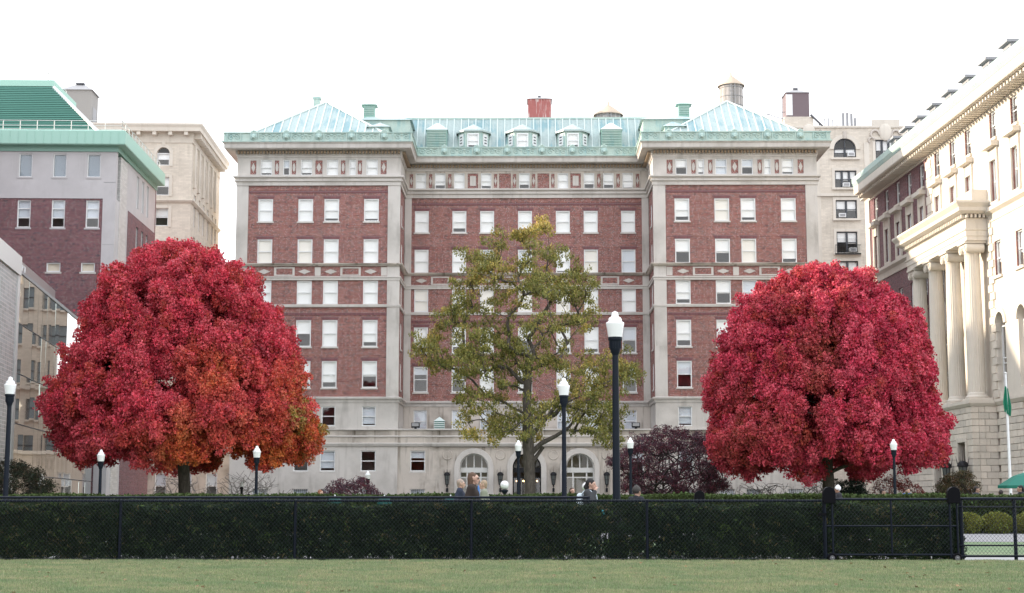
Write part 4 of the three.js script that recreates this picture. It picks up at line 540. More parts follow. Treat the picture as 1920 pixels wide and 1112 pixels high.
for (const [x, l] of [[32.6, 'tall cluster of white panel antennas beside the rooftop tank house'], [34.6, 'low cluster of grey panel antennas on the cream flats roof']]) {
  const t = thing('antenna_cluster', l, 'antenna', [x, 40.8, -163.4], 0, 'rooftop antennas'), tall = x < 33, h = tall ? 3.0 : 2.0;
  obj('frame', [bar(V(-0.9, 0.15, 0), V(0.9, 0.15, 0), 0.06), bar(V(-0.9, 0, -0.5), V(-0.9, 1.0, -0.5), 0.05), bar(V(0.9, 0, 0), V(0.9, 1.1, 0), 0.05), box(-1.3, 1.2, 0, 0.5, -0.6, -0.2), bar(V(0, 0, 0), V(0, h, 0), 0.05), bar(V(-0.4, 0, 0), V(-0.4, h * 0.9, 0), 0.04), bar(V(0.45, 0, 0), V(0.45, h * 0.95, 0), 0.04)], M.greyDark, t);
  for (const [u, k] of [[-0.42, 0.98], [0.02, 1], [0.47, 0.94], [0.85, 0.7]]) obj('panel', box(u - 0.13, u + 0.13, h * k - 1.7, h * k, 0.06, 0.2), tall ? M.white : M.grey, t);
}
// ================================================================ glass fronted building
{
  const phi = 0.1465, B = thing('glass_building', 'long low building with a mirror glass wall and white tiled end', 'building', [0, 0, 0], phi), m4 = RY(Math.PI / 2), X = -14.64, r = rng(77), A = (g) => g.applyMatrix4(m4);
  const gm = new THREE.MeshPhysicalMaterial({ color: new THREE.Color(0.66, 0.70, 0.66), metalness: 1, roughness: 0.025, side: THREE.DoubleSide }); // silver coated glass
  const pane = ready(box(-0.775, 0.775, 0.02, 2.58, -0.02, 0));
  for (let i = 0; i < 20; i++) for (let j = 0; j < 5; j++) { const p = obj('glass_pane', pane, gm, B); p.position.set(83.8 + i * 1.58, j * 2.62, X); p.rotation.set((r() - 0.5) * 0.012, (r() - 0.5) * 0.016, 0); p.updateMatrix(); p.applyMatrix4(m4); }
  const mul = []; for (let j = 0; j <= 5; j++) obj('transom', A(box(83, 114.6, j * 2.62 - 0.02, j * 2.62 + 0.02, X - 0.12, X + 0.015)), M.greyDark, B);
  obj('body', A(box(83, 114.5, 0, 13.0, X - 14, X - 0.15)), M.greyDark, B);
  obj('coping', A(box(83, 114.6, 13.1, 13.28, X - 0.5, X + 0.04)), M.grey, B);
  const tile = mat(null, 0.15, { map: texture(512, 3, (u, v) => { const q = Math.floor(v * 15), x = u * 5, fx = x - Math.floor(x), fy = v * 15 - q, k = 0.8 + 0.3 * hash(Math.floor(x) % 5, q, 8); return fy < 0.1 || fx < 0.05 ? [0.66, 0.66, 0.66] : [0.36 * k, 0.39 * k, 0.40 * k]; }) });
  obj('tiled_wall', A(box(74.5, 82.4, 0, 12.9, X - 13, X + 0.02)), tile, B); obj('end_pier', A(box(82.4, 83.0, 0, 13.7, X - 13, X + 0.08)), M.whiteDull, B); obj('end_coping', A(box(74.5, 83.0, 12.9, 13.9, X - 13, X + 0.12)), M.whiteDull, B);
  const rl = obj('roof_railing', [bar(V(X - 1.2, 14.6, -83.2), V(X - 1.2, 14.6, -91.5), 0.035), bar(V(X - 1.2, 14.0, -83.2), V(X - 1.2, 14.0, -91.5), 0.025), bar(V(X - 1.2, 13.5, -83.2), V(X - 1.2, 13.5, -91.5), 0.025), bar(V(X - 1.2, 14.6, -91.5), V(X - 4, 14.6, -91.5), 0.035)], M.white, B); for (let k = 0; k <= 9; k++) obj('railing_post', bar(V(X - 1.2, 13.0, -83.2 - k * 0.92), V(X - 1.2, 14.6, -83.2 - k * 0.92), 0.045), M.white, rl);
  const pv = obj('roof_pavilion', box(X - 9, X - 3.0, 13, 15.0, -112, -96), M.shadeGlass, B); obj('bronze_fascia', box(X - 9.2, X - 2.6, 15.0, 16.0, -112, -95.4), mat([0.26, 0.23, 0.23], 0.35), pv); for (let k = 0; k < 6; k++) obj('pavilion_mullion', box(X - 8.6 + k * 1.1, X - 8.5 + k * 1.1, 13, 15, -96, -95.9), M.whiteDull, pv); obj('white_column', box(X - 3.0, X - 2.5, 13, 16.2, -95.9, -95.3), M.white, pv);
  rebase(B, -21, -99);
}
{ // a street block that stands hidden behind the hall and shows only in the mirror glass
  const B = thing('street_block', 'cream street block that shows as a reflection in the mirror glass wall', 'building'), xs = [-28.1, -25.5, -22.9, -20.3, -17.7, -15.1], ys = Array.from({ length: 9 }, (_, k) => 2 + k * 3.7), hs = xs.flatMap((x) => ys.map((y) => [x - 0.6, x + 0.6, y, y + 2.1]));
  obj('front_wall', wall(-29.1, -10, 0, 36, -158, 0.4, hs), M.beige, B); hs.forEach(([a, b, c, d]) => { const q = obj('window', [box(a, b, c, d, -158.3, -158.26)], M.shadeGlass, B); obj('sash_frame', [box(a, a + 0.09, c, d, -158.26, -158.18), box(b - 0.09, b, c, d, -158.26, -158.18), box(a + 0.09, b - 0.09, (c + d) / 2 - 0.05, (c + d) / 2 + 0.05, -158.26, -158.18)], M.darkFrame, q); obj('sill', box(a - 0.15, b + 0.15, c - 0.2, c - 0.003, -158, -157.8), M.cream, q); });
  obj('cornice', box(-29.2, -10, 36, 36.8, -172, -157.2), M.cream, B); obj('mass', box(-29, -10, 0, 36, -172, -158.5), M.beige, B); for (const y of [12.4, 27.2]) obj('belt_course', box(-29.15, -10, y, y + 0.4, -158, -157.7), M.cream, B); rebase(B, -20, -165);
}
{ const B = thing('link_wing', 'low limestone wing under the maples between brick building and residence hall', 'building'), xs = [-31.6, -29.4, -27.2]; obj('wall', wall(-34, -24.7, 0, 5.2, -134, 0.4, xs.map((x) => [x - 0.5, x + 0.5, 1.4, 3.6])), M.stoneOld, B); xs.forEach((x) => sash(B, x, 1.4, 3.6, 1.0, -134.06, { blind: 0.5, blindMat: M.blindGrey })); obj('coping', box(-34.1, -24.6, 5.2, 5.5, -142, -133.8), M.stone, B); obj('mass', [box(-34, -24.7, 0, 5.2, -142, -136), box(-34, -33.7, 0, 5.2, -136, -134.4)], M.stoneOld, B); rebase(B, -29, -138); }
{ // the taller campus block left of the frame, whose shadow covers the lawn and the lower storeys opposite
  const B = thing('campus_block', 'brick campus block standing beyond the glass building', 'building'), m4 = RY(Math.PI / 2), us = Array.from({ length: 12 }, (_, k) => 16 + k * 8);
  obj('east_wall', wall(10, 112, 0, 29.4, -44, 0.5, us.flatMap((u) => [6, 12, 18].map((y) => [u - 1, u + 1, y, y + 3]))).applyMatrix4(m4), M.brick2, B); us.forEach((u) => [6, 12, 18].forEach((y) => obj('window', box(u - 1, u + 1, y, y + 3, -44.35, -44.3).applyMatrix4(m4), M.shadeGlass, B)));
  obj('cornice', box(-60, -43.4, 29.4, 30.3, -112.3, -9.7), M.cream, B); obj('mass', [box(-60, -44.6, 0, 29.4, -111.9, -10.1)], M.brick2, B); rebase(B, -52, -61);
}
// ================================================================ ground
const tLawn = texture(512, 6, (u, v) => { const g = fbm(u, v, 10, 5, 101), f = noise(u * 300, v * 300, 300, 102), d = clamp((fbm(u, v, 7, 4, 103) - 0.5) * 3, 0, 1), k = 0.7 + 0.6 * f * g * 2; return [lerp(0.12, 0.20, d) * k, lerp(0.185, 0.22, d) * k, lerp(0.085, 0.125, d) * k]; });
const tPave = texture(512, 4, (u, v) => { const g = fbm(u, v, 8, 5, 105), f = noise(u * 200, v * 200, 200, 106), k = 0.85 + 0.2 * g + 0.08 * f; return [0.34 * k, 0.335 * k, 0.33 * k]; });
const tGravel = texture(512, 3, (u, v) => { const f = noise(u * 160, v * 160, 160, 108), g = fbm(u, v, 6, 4, 109), k = 0.75 + 0.35 * f + 0.15 * g; return [0.25 * k, 0.245 * k, 0.25 * k]; });
const sheet = (x0, x1, z0, z1, y) => new THREE.PlaneGeometry(x1 - x0, z1 - z0).rotateX(-Math.PI / 2).translate((x0 + x1) / 2, y, (z0 + z1) / 2);
M.lawn = mat(null, 0.95, { map: tLawn }); M.pave = mat(null, 0.9, { map: tPave, bumpMap: bGrain, bumpScale: 0.004 }); M.gravel = mat(null, 0.95, { map: tGravel });
structure('ground', sheet(-400, 400, -700, 120, -0.012), M.gravel);
structure('front_lawn', sheet(-60, 60, -31.35, 20, 0), M.lawn);
structure('fence_path', sheet(-60, 60, -34.6, -31.35, -0.004), M.pave);
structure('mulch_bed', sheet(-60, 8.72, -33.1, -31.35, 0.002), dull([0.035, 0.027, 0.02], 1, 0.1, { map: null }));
structure('lawn_strip', sheet(-60, 60, -46.5, -35.2, 0.004), M.lawn);
structure('walk', sheet(-60, 60, -58.5, -47, -0.004), M.gravel);
structure('rear_lawn', sheet(-28, 28, -118, -60, 0.004), M.lawn);
{ // grass: small patches of blades laid all over the near lawn
  const patch = (seed) => { const r = rng(seed), pos = [], col = []; for (let i = 0; i < 150; i++) { const x = (r() - 0.5) * 0.34, z = (r() - 0.5) * 0.34, h = 0.025 + 0.04 * r(), a = r() * 6.28, w = 0.004 + 0.004 * r(), lx = (r() - 0.5) * 0.05, lz = (r() - 0.5) * 0.05, dx = Math.cos(a) * w, dz = Math.sin(a) * w; pos.push(x - dx, 0, z - dz, x + dx, 0, z + dz, x + lx, h, z + lz); const dry = r() < 0.22, k = 0.5 + 1.0 * r(), c = dry ? [0.40 * k, 0.38 * k, 0.25 * k] : [0.20 * k, 0.26 * k, 0.115 * k]; for (let q = 0; q < 3; q++) col.push(...c); } const g = new THREE.BufferGeometry(); g.setAttribute('position', new THREE.Float32BufferAttribute(pos, 3)); g.setAttribute('color', new THREE.Float32BufferAttribute(col, 3)); g.computeVertexNormals(); return g; };
  const m = mat(null, 0.7, { vertexColors: true }), r = rng(7), d = new THREE.Object3D(), c = new THREE.Color();
  const im = new THREE.InstancedMesh(patch(3), m, 15000); let n = 0;
  for (let i = 0; i < 15000; i++) { const z = -18.5 - 12.75 * r(), half = -z * 0.345 + 1.2; d.position.set((r() * 2 - 1) * half, 0.001, z); if (z < -31.2) continue; d.rotation.y = r() * 6.28; const s = 0.75 + 0.5 * r(); d.scale.set(1, s, 1); d.updateMatrix(); im.setMatrixAt(n, d.matrix); const q = clamp((fbm(d.position.x / 24 + 0.5, -z / 24, 60, 3, 110) - 0.5) * 1.8 + 0.5, 0, 1); c.setRGB(lerp(0.72, 1.3, q), lerp(0.88, 1.12, q), lerp(0.8, 1.15, q)); im.setColorAt(n++, c); }
  im.count = n; im.name = 'grass'; im.castShadow = im.receiveShadow = true; tag(im, 'short pale green and straw coloured lawn grass in front of fence', 'grass'); stuff(im); scene.add(im);
}
{ const r = rng(19), g = new THREE.PlaneGeometry(0.07, 0.05, 2, 1).rotateX(-Math.PI / 2), p = g.attributes.position; for (let i = 0; i < p.count; i++) p.setY(i, Math.abs(p.getX(i)) * 0.5); g.computeVertexNormals(); const im = new THREE.InstancedMesh(g, mat([1, 1, 1], 0.8), 130), d = new THREE.Object3D(), c = new THREE.Color(); for (let i = 0; i < 130; i++) { const z = -19.5 - 11.5 * r(); d.position.set((r() * 2 - 1) * -z * 0.34, 0.035, z); d.rotation.set((r() - 0.5) * 0.8, r() * 6.28, (r() - 0.5) * 0.8); d.updateMatrix(); im.setMatrixAt(i, d.matrix); const k = 0.6 + 0.7 * r(); c.setRGB(0.26 * k, 0.16 * k, 0.08 * k); im.setColorAt(i, c); } im.name = 'fallen_leaves'; tag(im, 'scattered dry brown leaves on the lawn', 'leaves'); stuff(im); scene.add(im); }
// ================================================================ foliage
function clumpGeo(seed, n, R, l, w, up = 0.3) { // n folded leaves about a point
  const r = rng(seed), pos = [], col = [], q = new THREE.Quaternion(), e = new THREE.Euler();
  for (let i = 0; i < n; i++) {
    const c = V(r() * 2 - 1, (r() * 2 - 1) * 0.8, r() * 2 - 1).multiplyScalar(R), L = l * (0.7 + 0.6 * r()), W = w * (0.7 + 0.6 * r()); e.set((r() - 0.5) * 3.0 + up, r() * 6.28, (r() - 0.5) * 3.0); q.setFromEuler(e);
    const P = [V(0, 0, 0), V(-W / 2, L * 0.45, W * 0.18), V(0, L, 0), V(W / 2, L * 0.45, W * 0.18)].map((v) => v.applyQuaternion(q).add(c)); for (const k of [0, 2, 1, 0, 3, 2]) pos.push(P[k].x, P[k].y, P[k].z);
    const k = 0.7 + 0.6 * r(), t = (r() - 0.5) * 0.2; for (let j = 0; j < 6; j++) col.push(k * (1 + t), k * (1 - t), k);
  }
  const g = new THREE.BufferGeometry(); g.setAttribute('position', new THREE.Float32BufferAttribute(pos, 3)); g.setAttribute('color', new THREE.Float32BufferAttribute(col, 3)); g.computeVertexNormals(); return g;
}
const leafMat = new THREE.MeshPhysicalMaterial({ roughness: 0.6, side: THREE.DoubleSide, vertexColors: true, transmission: 0.18, thickness: 0, ior: 1.4 }), needleMat = dull(null, 0.7, 0.3, { vertexColors: true });
function leaves(name, parent, items, geo, m = leafMat) { // items: [x, y, z, scale, colour]
  const im = new THREE.InstancedMesh(geo, m, items.length), d = new THREE.Object3D(), c = new THREE.Color(), r = rng(items.length);
  items.forEach(([x, y, z, s, k], i) => { d.position.set(x, y, z); d.rotation.set((r() - 0.5) * 0.9, r() * 6.28, (r() - 0.5) * 0.9); d.scale.setScalar(s); d.updateMatrix(); im.setMatrixAt(i, d.matrix); c.setRGB(...k); im.setColorAt(i, c); });
  im.name = name; im.castShadow = im.receiveShadow = true; parent.add(im); return stuff(im);
}
const bark = mat(null, 0.95, { map: texture(512, 1.2, (u, v) => { const f = fbm(u, v * 0.25, 24, 4, 121), g = fbm(u, v, 8, 4, 122), k = 0.5 + 0.9 * f * f + 0.25 * g; return [0.10 * k, 0.085 * k, 0.072 * k]; }), bumpMap: texture(256, 1.2, (u, v) => fbm(u, v * 0.25, 24, 4, 121), true), bumpScale: 0.03 });
const barkDark = mat([0.035, 0.028, 0.026], 0.95), twigGrey = mat([0.17, 0.15, 0.14], 0.95);
function limbs(trunk, r0, targets, tip = 0.02, expo = 0.42, sides = 6, bend = 0.16, seed = 1, first = 0.3) { // grows branches from the trunk to each target
  const r = rng(seed), nodes = [], add = (p, par) => { nodes.push({ p, par, w: 0, trunk: par < 0 }); return nodes.length - 1; };
  let last = -1; for (let i = 0; i < trunk.length - 1; i++) { const n = Math.max(1, Math.ceil(trunk[i].distanceTo(trunk[i + 1]) / 0.5)); for (let k = i ? 1 : 0; k <= n; k++) { last = add(trunk[i].clone().lerp(trunk[i + 1], k / n), last); } }
  const tn = nodes.length;
  const order = targets.slice().sort((a, b) => Math.hypot(a.x - trunk[0].x, (a.y - trunk[trunk.length - 1].y) * 0.8, a.z - trunk[0].z) - Math.hypot(b.x - trunk[0].x, (b.y - trunk[trunk.length - 1].y) * 0.8, b.z - trunk[0].z));
  for (const t of order) {
    let best = tn - 1, bc = 1e9; nodes.forEach((n, i) => { if (i < tn * first) return; const d = n.p.distanceTo(t), c = d * (1 + 0.9 * Math.max(0, (n.p.y - t.y + 0.35 * d) / (d + 0.01))); if (c < bc) { bc = c; best = i; } });
    const a = nodes[best].p, L = a.distanceTo(t), c = a.clone().lerp(t, 0.5).add(V((r() - 0.5) * bend * L, bend * L * (t.y > a.y ? -0.4 + r() * 0.5 : 0.5), (r() - 0.5) * bend * L)), n = Math.max(2, Math.ceil(L / 0.55)); let prev = best;
    for (let k = 1; k <= n; k++) { const s = k / n, p = a.clone().multiplyScalar((1 - s) * (1 - s)).addScaledVector(c, 2 * s * (1 - s)).addScaledVector(t, s * s); if (k < n) p.add(V((r() - 0.5), (r() - 0.5), (r() - 0.5)).multiplyScalar(0.1)); prev = add(p, prev); }
    for (let q = prev; q >= 0; q = nodes[q].par) nodes[q].w++;
  }
  const W = nodes[0].w || 1, R = (n) => Math.max(tip, r0 * Math.pow(Math.max(n.w, 0.3) / W, expo)), gs = [];
  nodes.forEach((n, i) => { if (n.par < 0) return; const a = nodes[n.par], ra = i < tn ? R(a) * 1 : Math.min(R(a), R(n) * 1.25), rb = R(n); if (a.p.distanceTo(n.p) > 0.01) gs.push(bar(a.p, n.p, ra, rb > 0.06 ? sides : 4, rb)); });
  gs.push(cyl(r0 * 1.5, r0, trunk[0].y - 0.05, trunk[0].y + 0.35, trunk[0].x, trunk[0].z, 10)); return gs;
}
const inBall = (r) => { let v; do v = V(r() * 2 - 1, r() * 2 - 1, r() * 2 - 1); while (v.lengthSq() > 1); return v; };
const mixc = (a, b, t) => a.map((v, i) => lerp(v, b[i], t));
const mapleGeo = clumpGeo(31, 10, 0.18, 0.125, 0.1, 0), elmGeo = clumpGeo(32, 9, 0.2, 0.13, 0.075), fineGeo = clumpGeo(33, 8, 0.16, 0.12, 0.05);
function mapleTree(label, x, z, profile, seed, colour, count, trunkTop) {
  const t = thing('maple_tree', label, 'tree', [x, 0, z], 0, 'red maples on the rear lawn'), r = rng(seed), puffs = [], yLo = profile[profile.length - 1][0], yHi = profile[0][0];
  const at = (y) => { for (let i = 0; i < profile.length - 1; i++) { const [a, ra, ca] = profile[i], [b, rb, cb] = profile[i + 1]; if (y <= a && y >= b) { const s = (a - y) / (a - b); return [lerp(ra, rb, s), lerp(ca, cb, s) - x]; } } return [0.5, 0]; };
  let boughs = 0; while (boughs < count) { // boughs spread over the crown, each carrying upright tufts on its outer and upper side
    const y = lerp(yLo, yHi, r()), [R0, cx] = at(y), R = R0 * 0.92; const a = r() * 6.28; if (r() * 8 > R + 0.7 || y < yLo + 0.55 + 0.55 * Math.sin(a * 4 + seed) + 0.4 * Math.sin(a * 9)) continue; boughs++;
    const inner = r() < 0.28, rho = inner ? R * (0.25 + 0.5 * r()) : Math.max(0, R - 0.62 + 0.75 * (r() - 0.5)) * (1 + 0.05 * Math.sin(a * 3 + y + seed)), bx = cx + Math.cos(a) * rho, bz = Math.sin(a) * rho, bs = (0.4 + 0.42 * r()) * (0.55 + 0.45 * R / 7), nt = 3 + Math.round(5 * bs);
    for (let k = 0; k < nt; k++) { const v = inBall(r); v.normalize(); v.x = v.x * 0.8 + Math.cos(a) * 0.35; v.z = v.z * 0.8 + Math.sin(a) * 0.35; v.y = Math.abs(v.y) * 0.9 - 0.25; const out = r() < 0.2 && !inner ? 0.25 + 0.75 * r() : 0, s = out ? 0.18 + 0.1 * r() : 0.2 + 0.24 * r(), py = y + v.y * bs + out * 0.7; v.x += Math.cos(a) * out * 0.8; v.z += Math.sin(a) * out * 0.8; puffs.push([bx + v.x * bs, Math.min(py, yHi + 0.1 * r()), bz + v.z * bs, s]); }
  }
  const items = [];
  for (const [px, py, pz, s] of puffs) {
    const n = Math.round(190 * s * s + 7), tone = r(), base = colour(px, py, pz, tone, r);
    for (let i = 0; i < n; i++) { const v = inBall(r); const l = v.length(); v.multiplyScalar(Math.pow(l, -0.35)); const k = 0.75 + 0.5 * r(), c = mixc(base, colour(px + v.x, py + v.y, pz + v.z, r(), r), 0.35); items.push([px + v.x * s * 0.95, py + v.y * s * 1.75 + 0.12 * s, pz + v.z * s * 0.95, 0.75 + 0.5 * r(), c.map((q) => q * k)]); }
  }
  leaves('crown', t, items, mapleGeo);
  obj('trunk', limbs([V(0, -0.3, 0), V(0.05, 1.2, 0), V(0, trunkTop, 0), V(-0.15, 5, 0.1), V(0.05, 8, 0)], 0.36, puffs.filter((_, i) => i % 23 === 0).map((p) => V(p[0] * 0.85, p[1] * 0.96, p[2] * 0.85)), 0.018, 0.5, 7, 0.16, seed, 0.3), bark, t);
  return t;
}
const patchy = (x, y, z, s) => fbm(((x * 0.06 + z * 0.045) % 1 + 1) % 1, ((y * 0.06 + z * 0.03) % 1 + 1) % 1, 6, 3, s);
const orangeMaple = mapleTree('large maple with crimson crown turning orange on the side toward the elm', -20.3, -92, [[16.1, 0.8, -21.2], [15.6, 2.0, -20.9], [15.0, 3.2, -20.7], [14.0, 4.4, -20.7], [12.9, 5.3, -20.7], [11.7, 6.1, -20.7], [9.4, 6.8, -20.4], [8.1, 7.2, -20.7], [6.5, 7.9, -20.5], [5.0, 7.9, -20.1], [4.2, 7.6, -20.2], [3.5, 6.8, -20.6], [2.9, 4.8, -21.8]], 5, (x, y, z, t, r) => {
  const p = patchy(x, y, z, 131), o = clamp(Math.max(...[[5.0, 5.0, 3.4], [6.8, 7.4, 2.6], [3.0, 8.2, 2.4], [1.6, 4.4, 2.4], [7.2, 4.4, 2.2]].map(([a, b, q]) => 1.25 - Math.hypot(x - a, y - b) / q)) + (p - 0.5) * 2.2, 0, 1), rim = x > 6.6 && r() < 0.22 * clamp((x - 6.6) * 2, 0, 1);
  if (rim) return [0.26, 0.24, 0.05]; let c = t < 0.2 ? [0.42, 0.05, 0.03] : t < 0.36 ? [0.40, 0.022, 0.045] : t < 0.7 ? [0.58, 0.048, 0.085] : [0.68, 0.11, 0.145]; 
  return mixc(c, t < 0.5 ? [0.62, 0.13, 0.03] : t < 0.85 ? [0.60, 0.20, 0.035] : [0.64, 0.07, 0.06], o * (t < 0.3 ? 0.25 : 0.85)); }, 960, 2.4);
orangeMaple.scale.setScalar(0.87); orangeMaple.position.set(-17.66, 0.15, -80);
mapleTree('rounded maple with deep crimson crown in front of the portico', 17.8, -92, [[14.7, 1.0, 17.0], [14.3, 2.1, 17.6], [13.7, 3.3, 17.5], [12.7, 4.5, 17.7], [11.6, 5.5, 17.7], [9.8, 6.3, 17.7], [8.6, 6.6, 17.7], [6.9, 6.8, 17.6], [5.0, 7.0, 17.6], [4.0, 7.3, 17.4], [3.3, 6.8, 17.5], [2.7, 5.2, 17.7]], 9, (x, y, z, t) => {
  const p = patchy(x, y, z, 137); let c = t < 0.15 ? [0.38, 0.045, 0.03] : t < 0.35 ? [0.37, 0.018, 0.05] : t < 0.7 ? [0.56, 0.042, 0.095] : [0.67, 0.10, 0.155]; const g = clamp((p - 0.56) * 4, 0, 1), warm = clamp((p - 0.45) * 3, 0, 1); c = mixc(c, [0.50, 0.055, 0.03], warm * 0.25); return mixc(c, [0.20, 0.10, 0.03], g * 0.55 * (t < 0.6 ? 1 : 0.4)); }, 900, 2.3);
{ // elm with an open, half turned crown
  const t = thing('elm_tree', 'open crowned elm with olive green leaves turning yellow before the entrance', 'tree', [0.16, 0, -92]), r = rng(41);
  const bl = [[0.7, 17.5, 0.7, 0.6], [-0.2, 16.5, 1.0, 0.7], [-2.0, 16.7, 1.3, 0.7], [-3.1, 15.5, 1.0, 1.0], [-1.7, 14.9, 1.4, 1.0], [0.2, 14.9, 1.3, 1.1], [1.5, 15.4, 0.7, 1.0], [2.8, 14.8, 0.7, 0.9], [3.6, 14.2, 0.7, 0.8], [2.3, 13.7, 1.1, 0.8], [0.6, 13.3, 1.4, 1.0], [-1.4, 12.9, 1.4, 0.8], [-3.6, 14.2, 1.1, 0.7], [-3.9, 12.9, 0.8, 0.6], [-2.8, 12.0, 1.3, 0.8], [-4.7, 12.1, 1.0, 0.8], [-5.5, 11.2, 1.1, 0.7], [-6.1, 10.0, 1.0, 0.7], [-4.5, 10.4, 1.4, 0.8], [-3.0, 10.4, 1.3, 1.0], [-1.4, 10.7, 1.3, 1.0], [0.6, 11.3, 1.3, 1.0], [2.5, 11.3, 1.0, 0.7], [3.4, 12.3, 0.8, 0.6], [-4.9, 9.1, 1.3, 0.6], [-3.3, 8.8, 1.3, 0.8], [-1.4, 9.1, 1.3, 1.0], [-2.0, 7.8, 1.0, 0.7], [0.2, 9.4, 1.1, 1.0], [1.8, 9.4, 0.8, 0.6], [3.7, 9.7, 1.1, 0.6], [2.8, 8.8, 1.1, 0.7], [5.0, 9.4, 1.1, 0.7], [6.0, 9.1, 0.6, 0.6], [3.1, 7.5, 1.3, 0.8], [4.7, 7.8, 1.3, 0.8], [-3.3, 6.9, 1.1, 0.8], [-2.9, 5.3, 1.3, 0.7], [-1.0, 5.9, 1.3, 0.8], [-1.7, 5.0, 0.8, 0.5], [0.5, 6.5, 1.0, 0.8], [2.1, 6.2, 1.3, 0.8], [3.7, 6.2, 1.3, 0.8], [4.3, 5.0, 0.8, 0.7], [5.0, 5.9, 0.6, 1.0], [0.2, 5.0, 0.8, 0.5]];
  const items = [], tips = [];
  for (const [x, y, a, b] of bl) for (let j = 0; j < 3; j++) {
    const zc = (r() - 0.5) * 9 * clamp(1 - Math.abs(x) / 9, 0.3, 1) * clamp((18.5 - y) / 5, 0.2, 1), tw = Math.round(5.4 * a * b + 2), ox = (r() - 0.5) * a * 0.6, oy = (r() - 0.5) * b * 0.5; if (j === 2 && r() < 0.35) continue;
    for (let i = 0; i < tw; i++) { const v = inBall(r), p = V(x + ox + v.x * a * 1.1, y + oy + v.y * b * 1.15, zc + v.z * a); if (i % 2 === 0) tips.push(p); const n = 7 + Math.floor(r() * 5);
      const hue = patchy(p.x, p.y, p.z, 139) + (r() - 0.5) * 0.25, yel = clamp((hue - 0.5) * 3.5 + clamp((y - 15.8) / 2.2, 0, 1), 0, 1);  // autumn yellow in patches; towards the top, painted sunlight adds more yellow
      for (let k = 0; k < n; k++) { const w = inBall(r), c = mixc([0.22, 0.22, 0.05], r() < 0.6 ? [0.45, 0.37, 0.08] : [0.5, 0.36, 0.08], yel * (0.4 + 0.6 * r())), q = 0.7 + 0.6 * r(); items.push([p.x + w.x * 0.45, p.y + w.y * 0.28, p.z + w.z * 0.45, 0.7 + 0.5 * r(), c.map((e) => e * q)]); } }
  }
  leaves('crown', t, items, elmGeo);
  obj('trunk', [...limbs([V(0, 0, 0), V(0.02, 2.2, 0), V(-0.1, 5.0, 0), V(-0.15, 7.3, 0), V(-0.05, 9.0, 0)], 0.33, tips, 0.012, 0.52, 8, 0.2, 43), ...[[V(0.1, 4.0, 0), V(0.7, 4.6, 0.2), 0.17], [V(0.7, 4.6, 0.2), V(1.5, 5.0, 0.3), 0.15], [V(1.5, 5.0, 0.3), V(2.3, 5.5, 0.3), 0.12], [V(0.1, 3.4, 0), V(0.8, 4.4, -0.3), 0.13], [V(-0.1, 4.8, 0), V(1.1, 6.2, 0.2), 0.14], [V(1.1, 6.2, 0.2), V(2.0, 7.4, 0.3), 0.11], [V(2.3, 5.5, 0.3), V(2.9, 6.3, 0.3), 0.08]].map(([a, b, q]) => bar(a, b, q, 7, q * 0.85))], bark, t);
}
// ---------------------------------------------------------------- smaller woody plants
function bush(name, label, category, p, R, H, seed, pal, n, opt = {}) {
  const t = thing(name, label, category, p, 0, opt.group), r = rng(seed), items = [], tips = [], y0 = opt.y0 || 0;
  for (let i = 0; i < n; i++) { const v = inBall(r), l = v.length() || 1; v.multiplyScalar(Math.pow(l, -(opt.shell || 0.4))); const y = y0 + (H - y0) * (0.5 + 0.5 * v.y); const q = V(v.x * R * (1 + 0.15 * Math.sin(v.y * 9)), y, v.z * R * 0.8); if (i % (opt.tipEvery || 4) === 0) tips.push(q); const k = pal.length ? opt.per || 9 : 0; for (let j = 0; j < k; j++) { const w = inBall(r), m = 0.65 + 0.7 * r(), c = pal[Math.floor(r() * pal.length)]; items.push([q.x + w.x * (opt.spread || 0.3), q.y + w.y * (opt.spread || 0.3) * 0.7, q.z + w.z * (opt.spread || 0.3), 0.6 + 0.6 * r(), c.map((e) => e * m)]); } }
  if (items.length) leaves('foliage', t, items, opt.geo || fineGeo, opt.mat || leafMat);
  const stems = opt.stems || 3, gs = []; for (let s = 0; s < stems; s++) { const a = s / stems * 6.28 + seed, mine = tips.filter((_, i) => i % stems === s); gs.push(...limbs([V(Math.cos(a) * 0.08, 0, Math.sin(a) * 0.08), V(Math.cos(a) * 0.3, H * 0.2, Math.sin(a) * 0.3)], opt.r0 || 0.07, mine, opt.tip || 0.008, 0.42, 5, 0.25, seed + s)); }
  obj('stem', gs, opt.bark || barkDark, t); return t;
}
const purple = [[0.12, 0.035, 0.055], [0.09, 0.035, 0.055], [0.17, 0.038, 0.06], [0.08, 0.04, 0.06]];
bush('purple_maple', 'spreading dark purple-leaved maple beside the crimson maple', 'tree', [9.3, 0, -100], 3.7, 5.9, 51, purple, 560, { y0: 0.8, shell: 0.55, per: 11, spread: 0.34, stems: 5, r0: 0.1, tip: 0.012, tipEvery: 3 });
bush('purple_shrub', 'small dark purple-leaved shrub before the cellar windows', 'shrub', [-11.9, 0, -106], 2.0, 2.75, 53, purple, 150, { y0: 0.4, per: 8, spread: 0.28, stems: 5, r0: 0.05 });
bush('dark_shrub', 'dark bushy evergreen beside the mirror glass wall', 'shrub', [-25.4, 0, -76], 2.1, 3.2, 55, [[0.035, 0.04, 0.02], [0.06, 0.045, 0.025], [0.025, 0.035, 0.02]], 320, { per: 8, spread: 0.3, r0: 0.06 });
bush('dark_holly', 'dark green holly bush between crimson maple trunk and lamp', 'shrub', [19.4, 0, -94], 1.1, 2.6, 57, [[0.02, 0.04, 0.03], [0.03, 0.05, 0.03]], 140, { per: 9, spread: 0.25, r0: 0.06 });
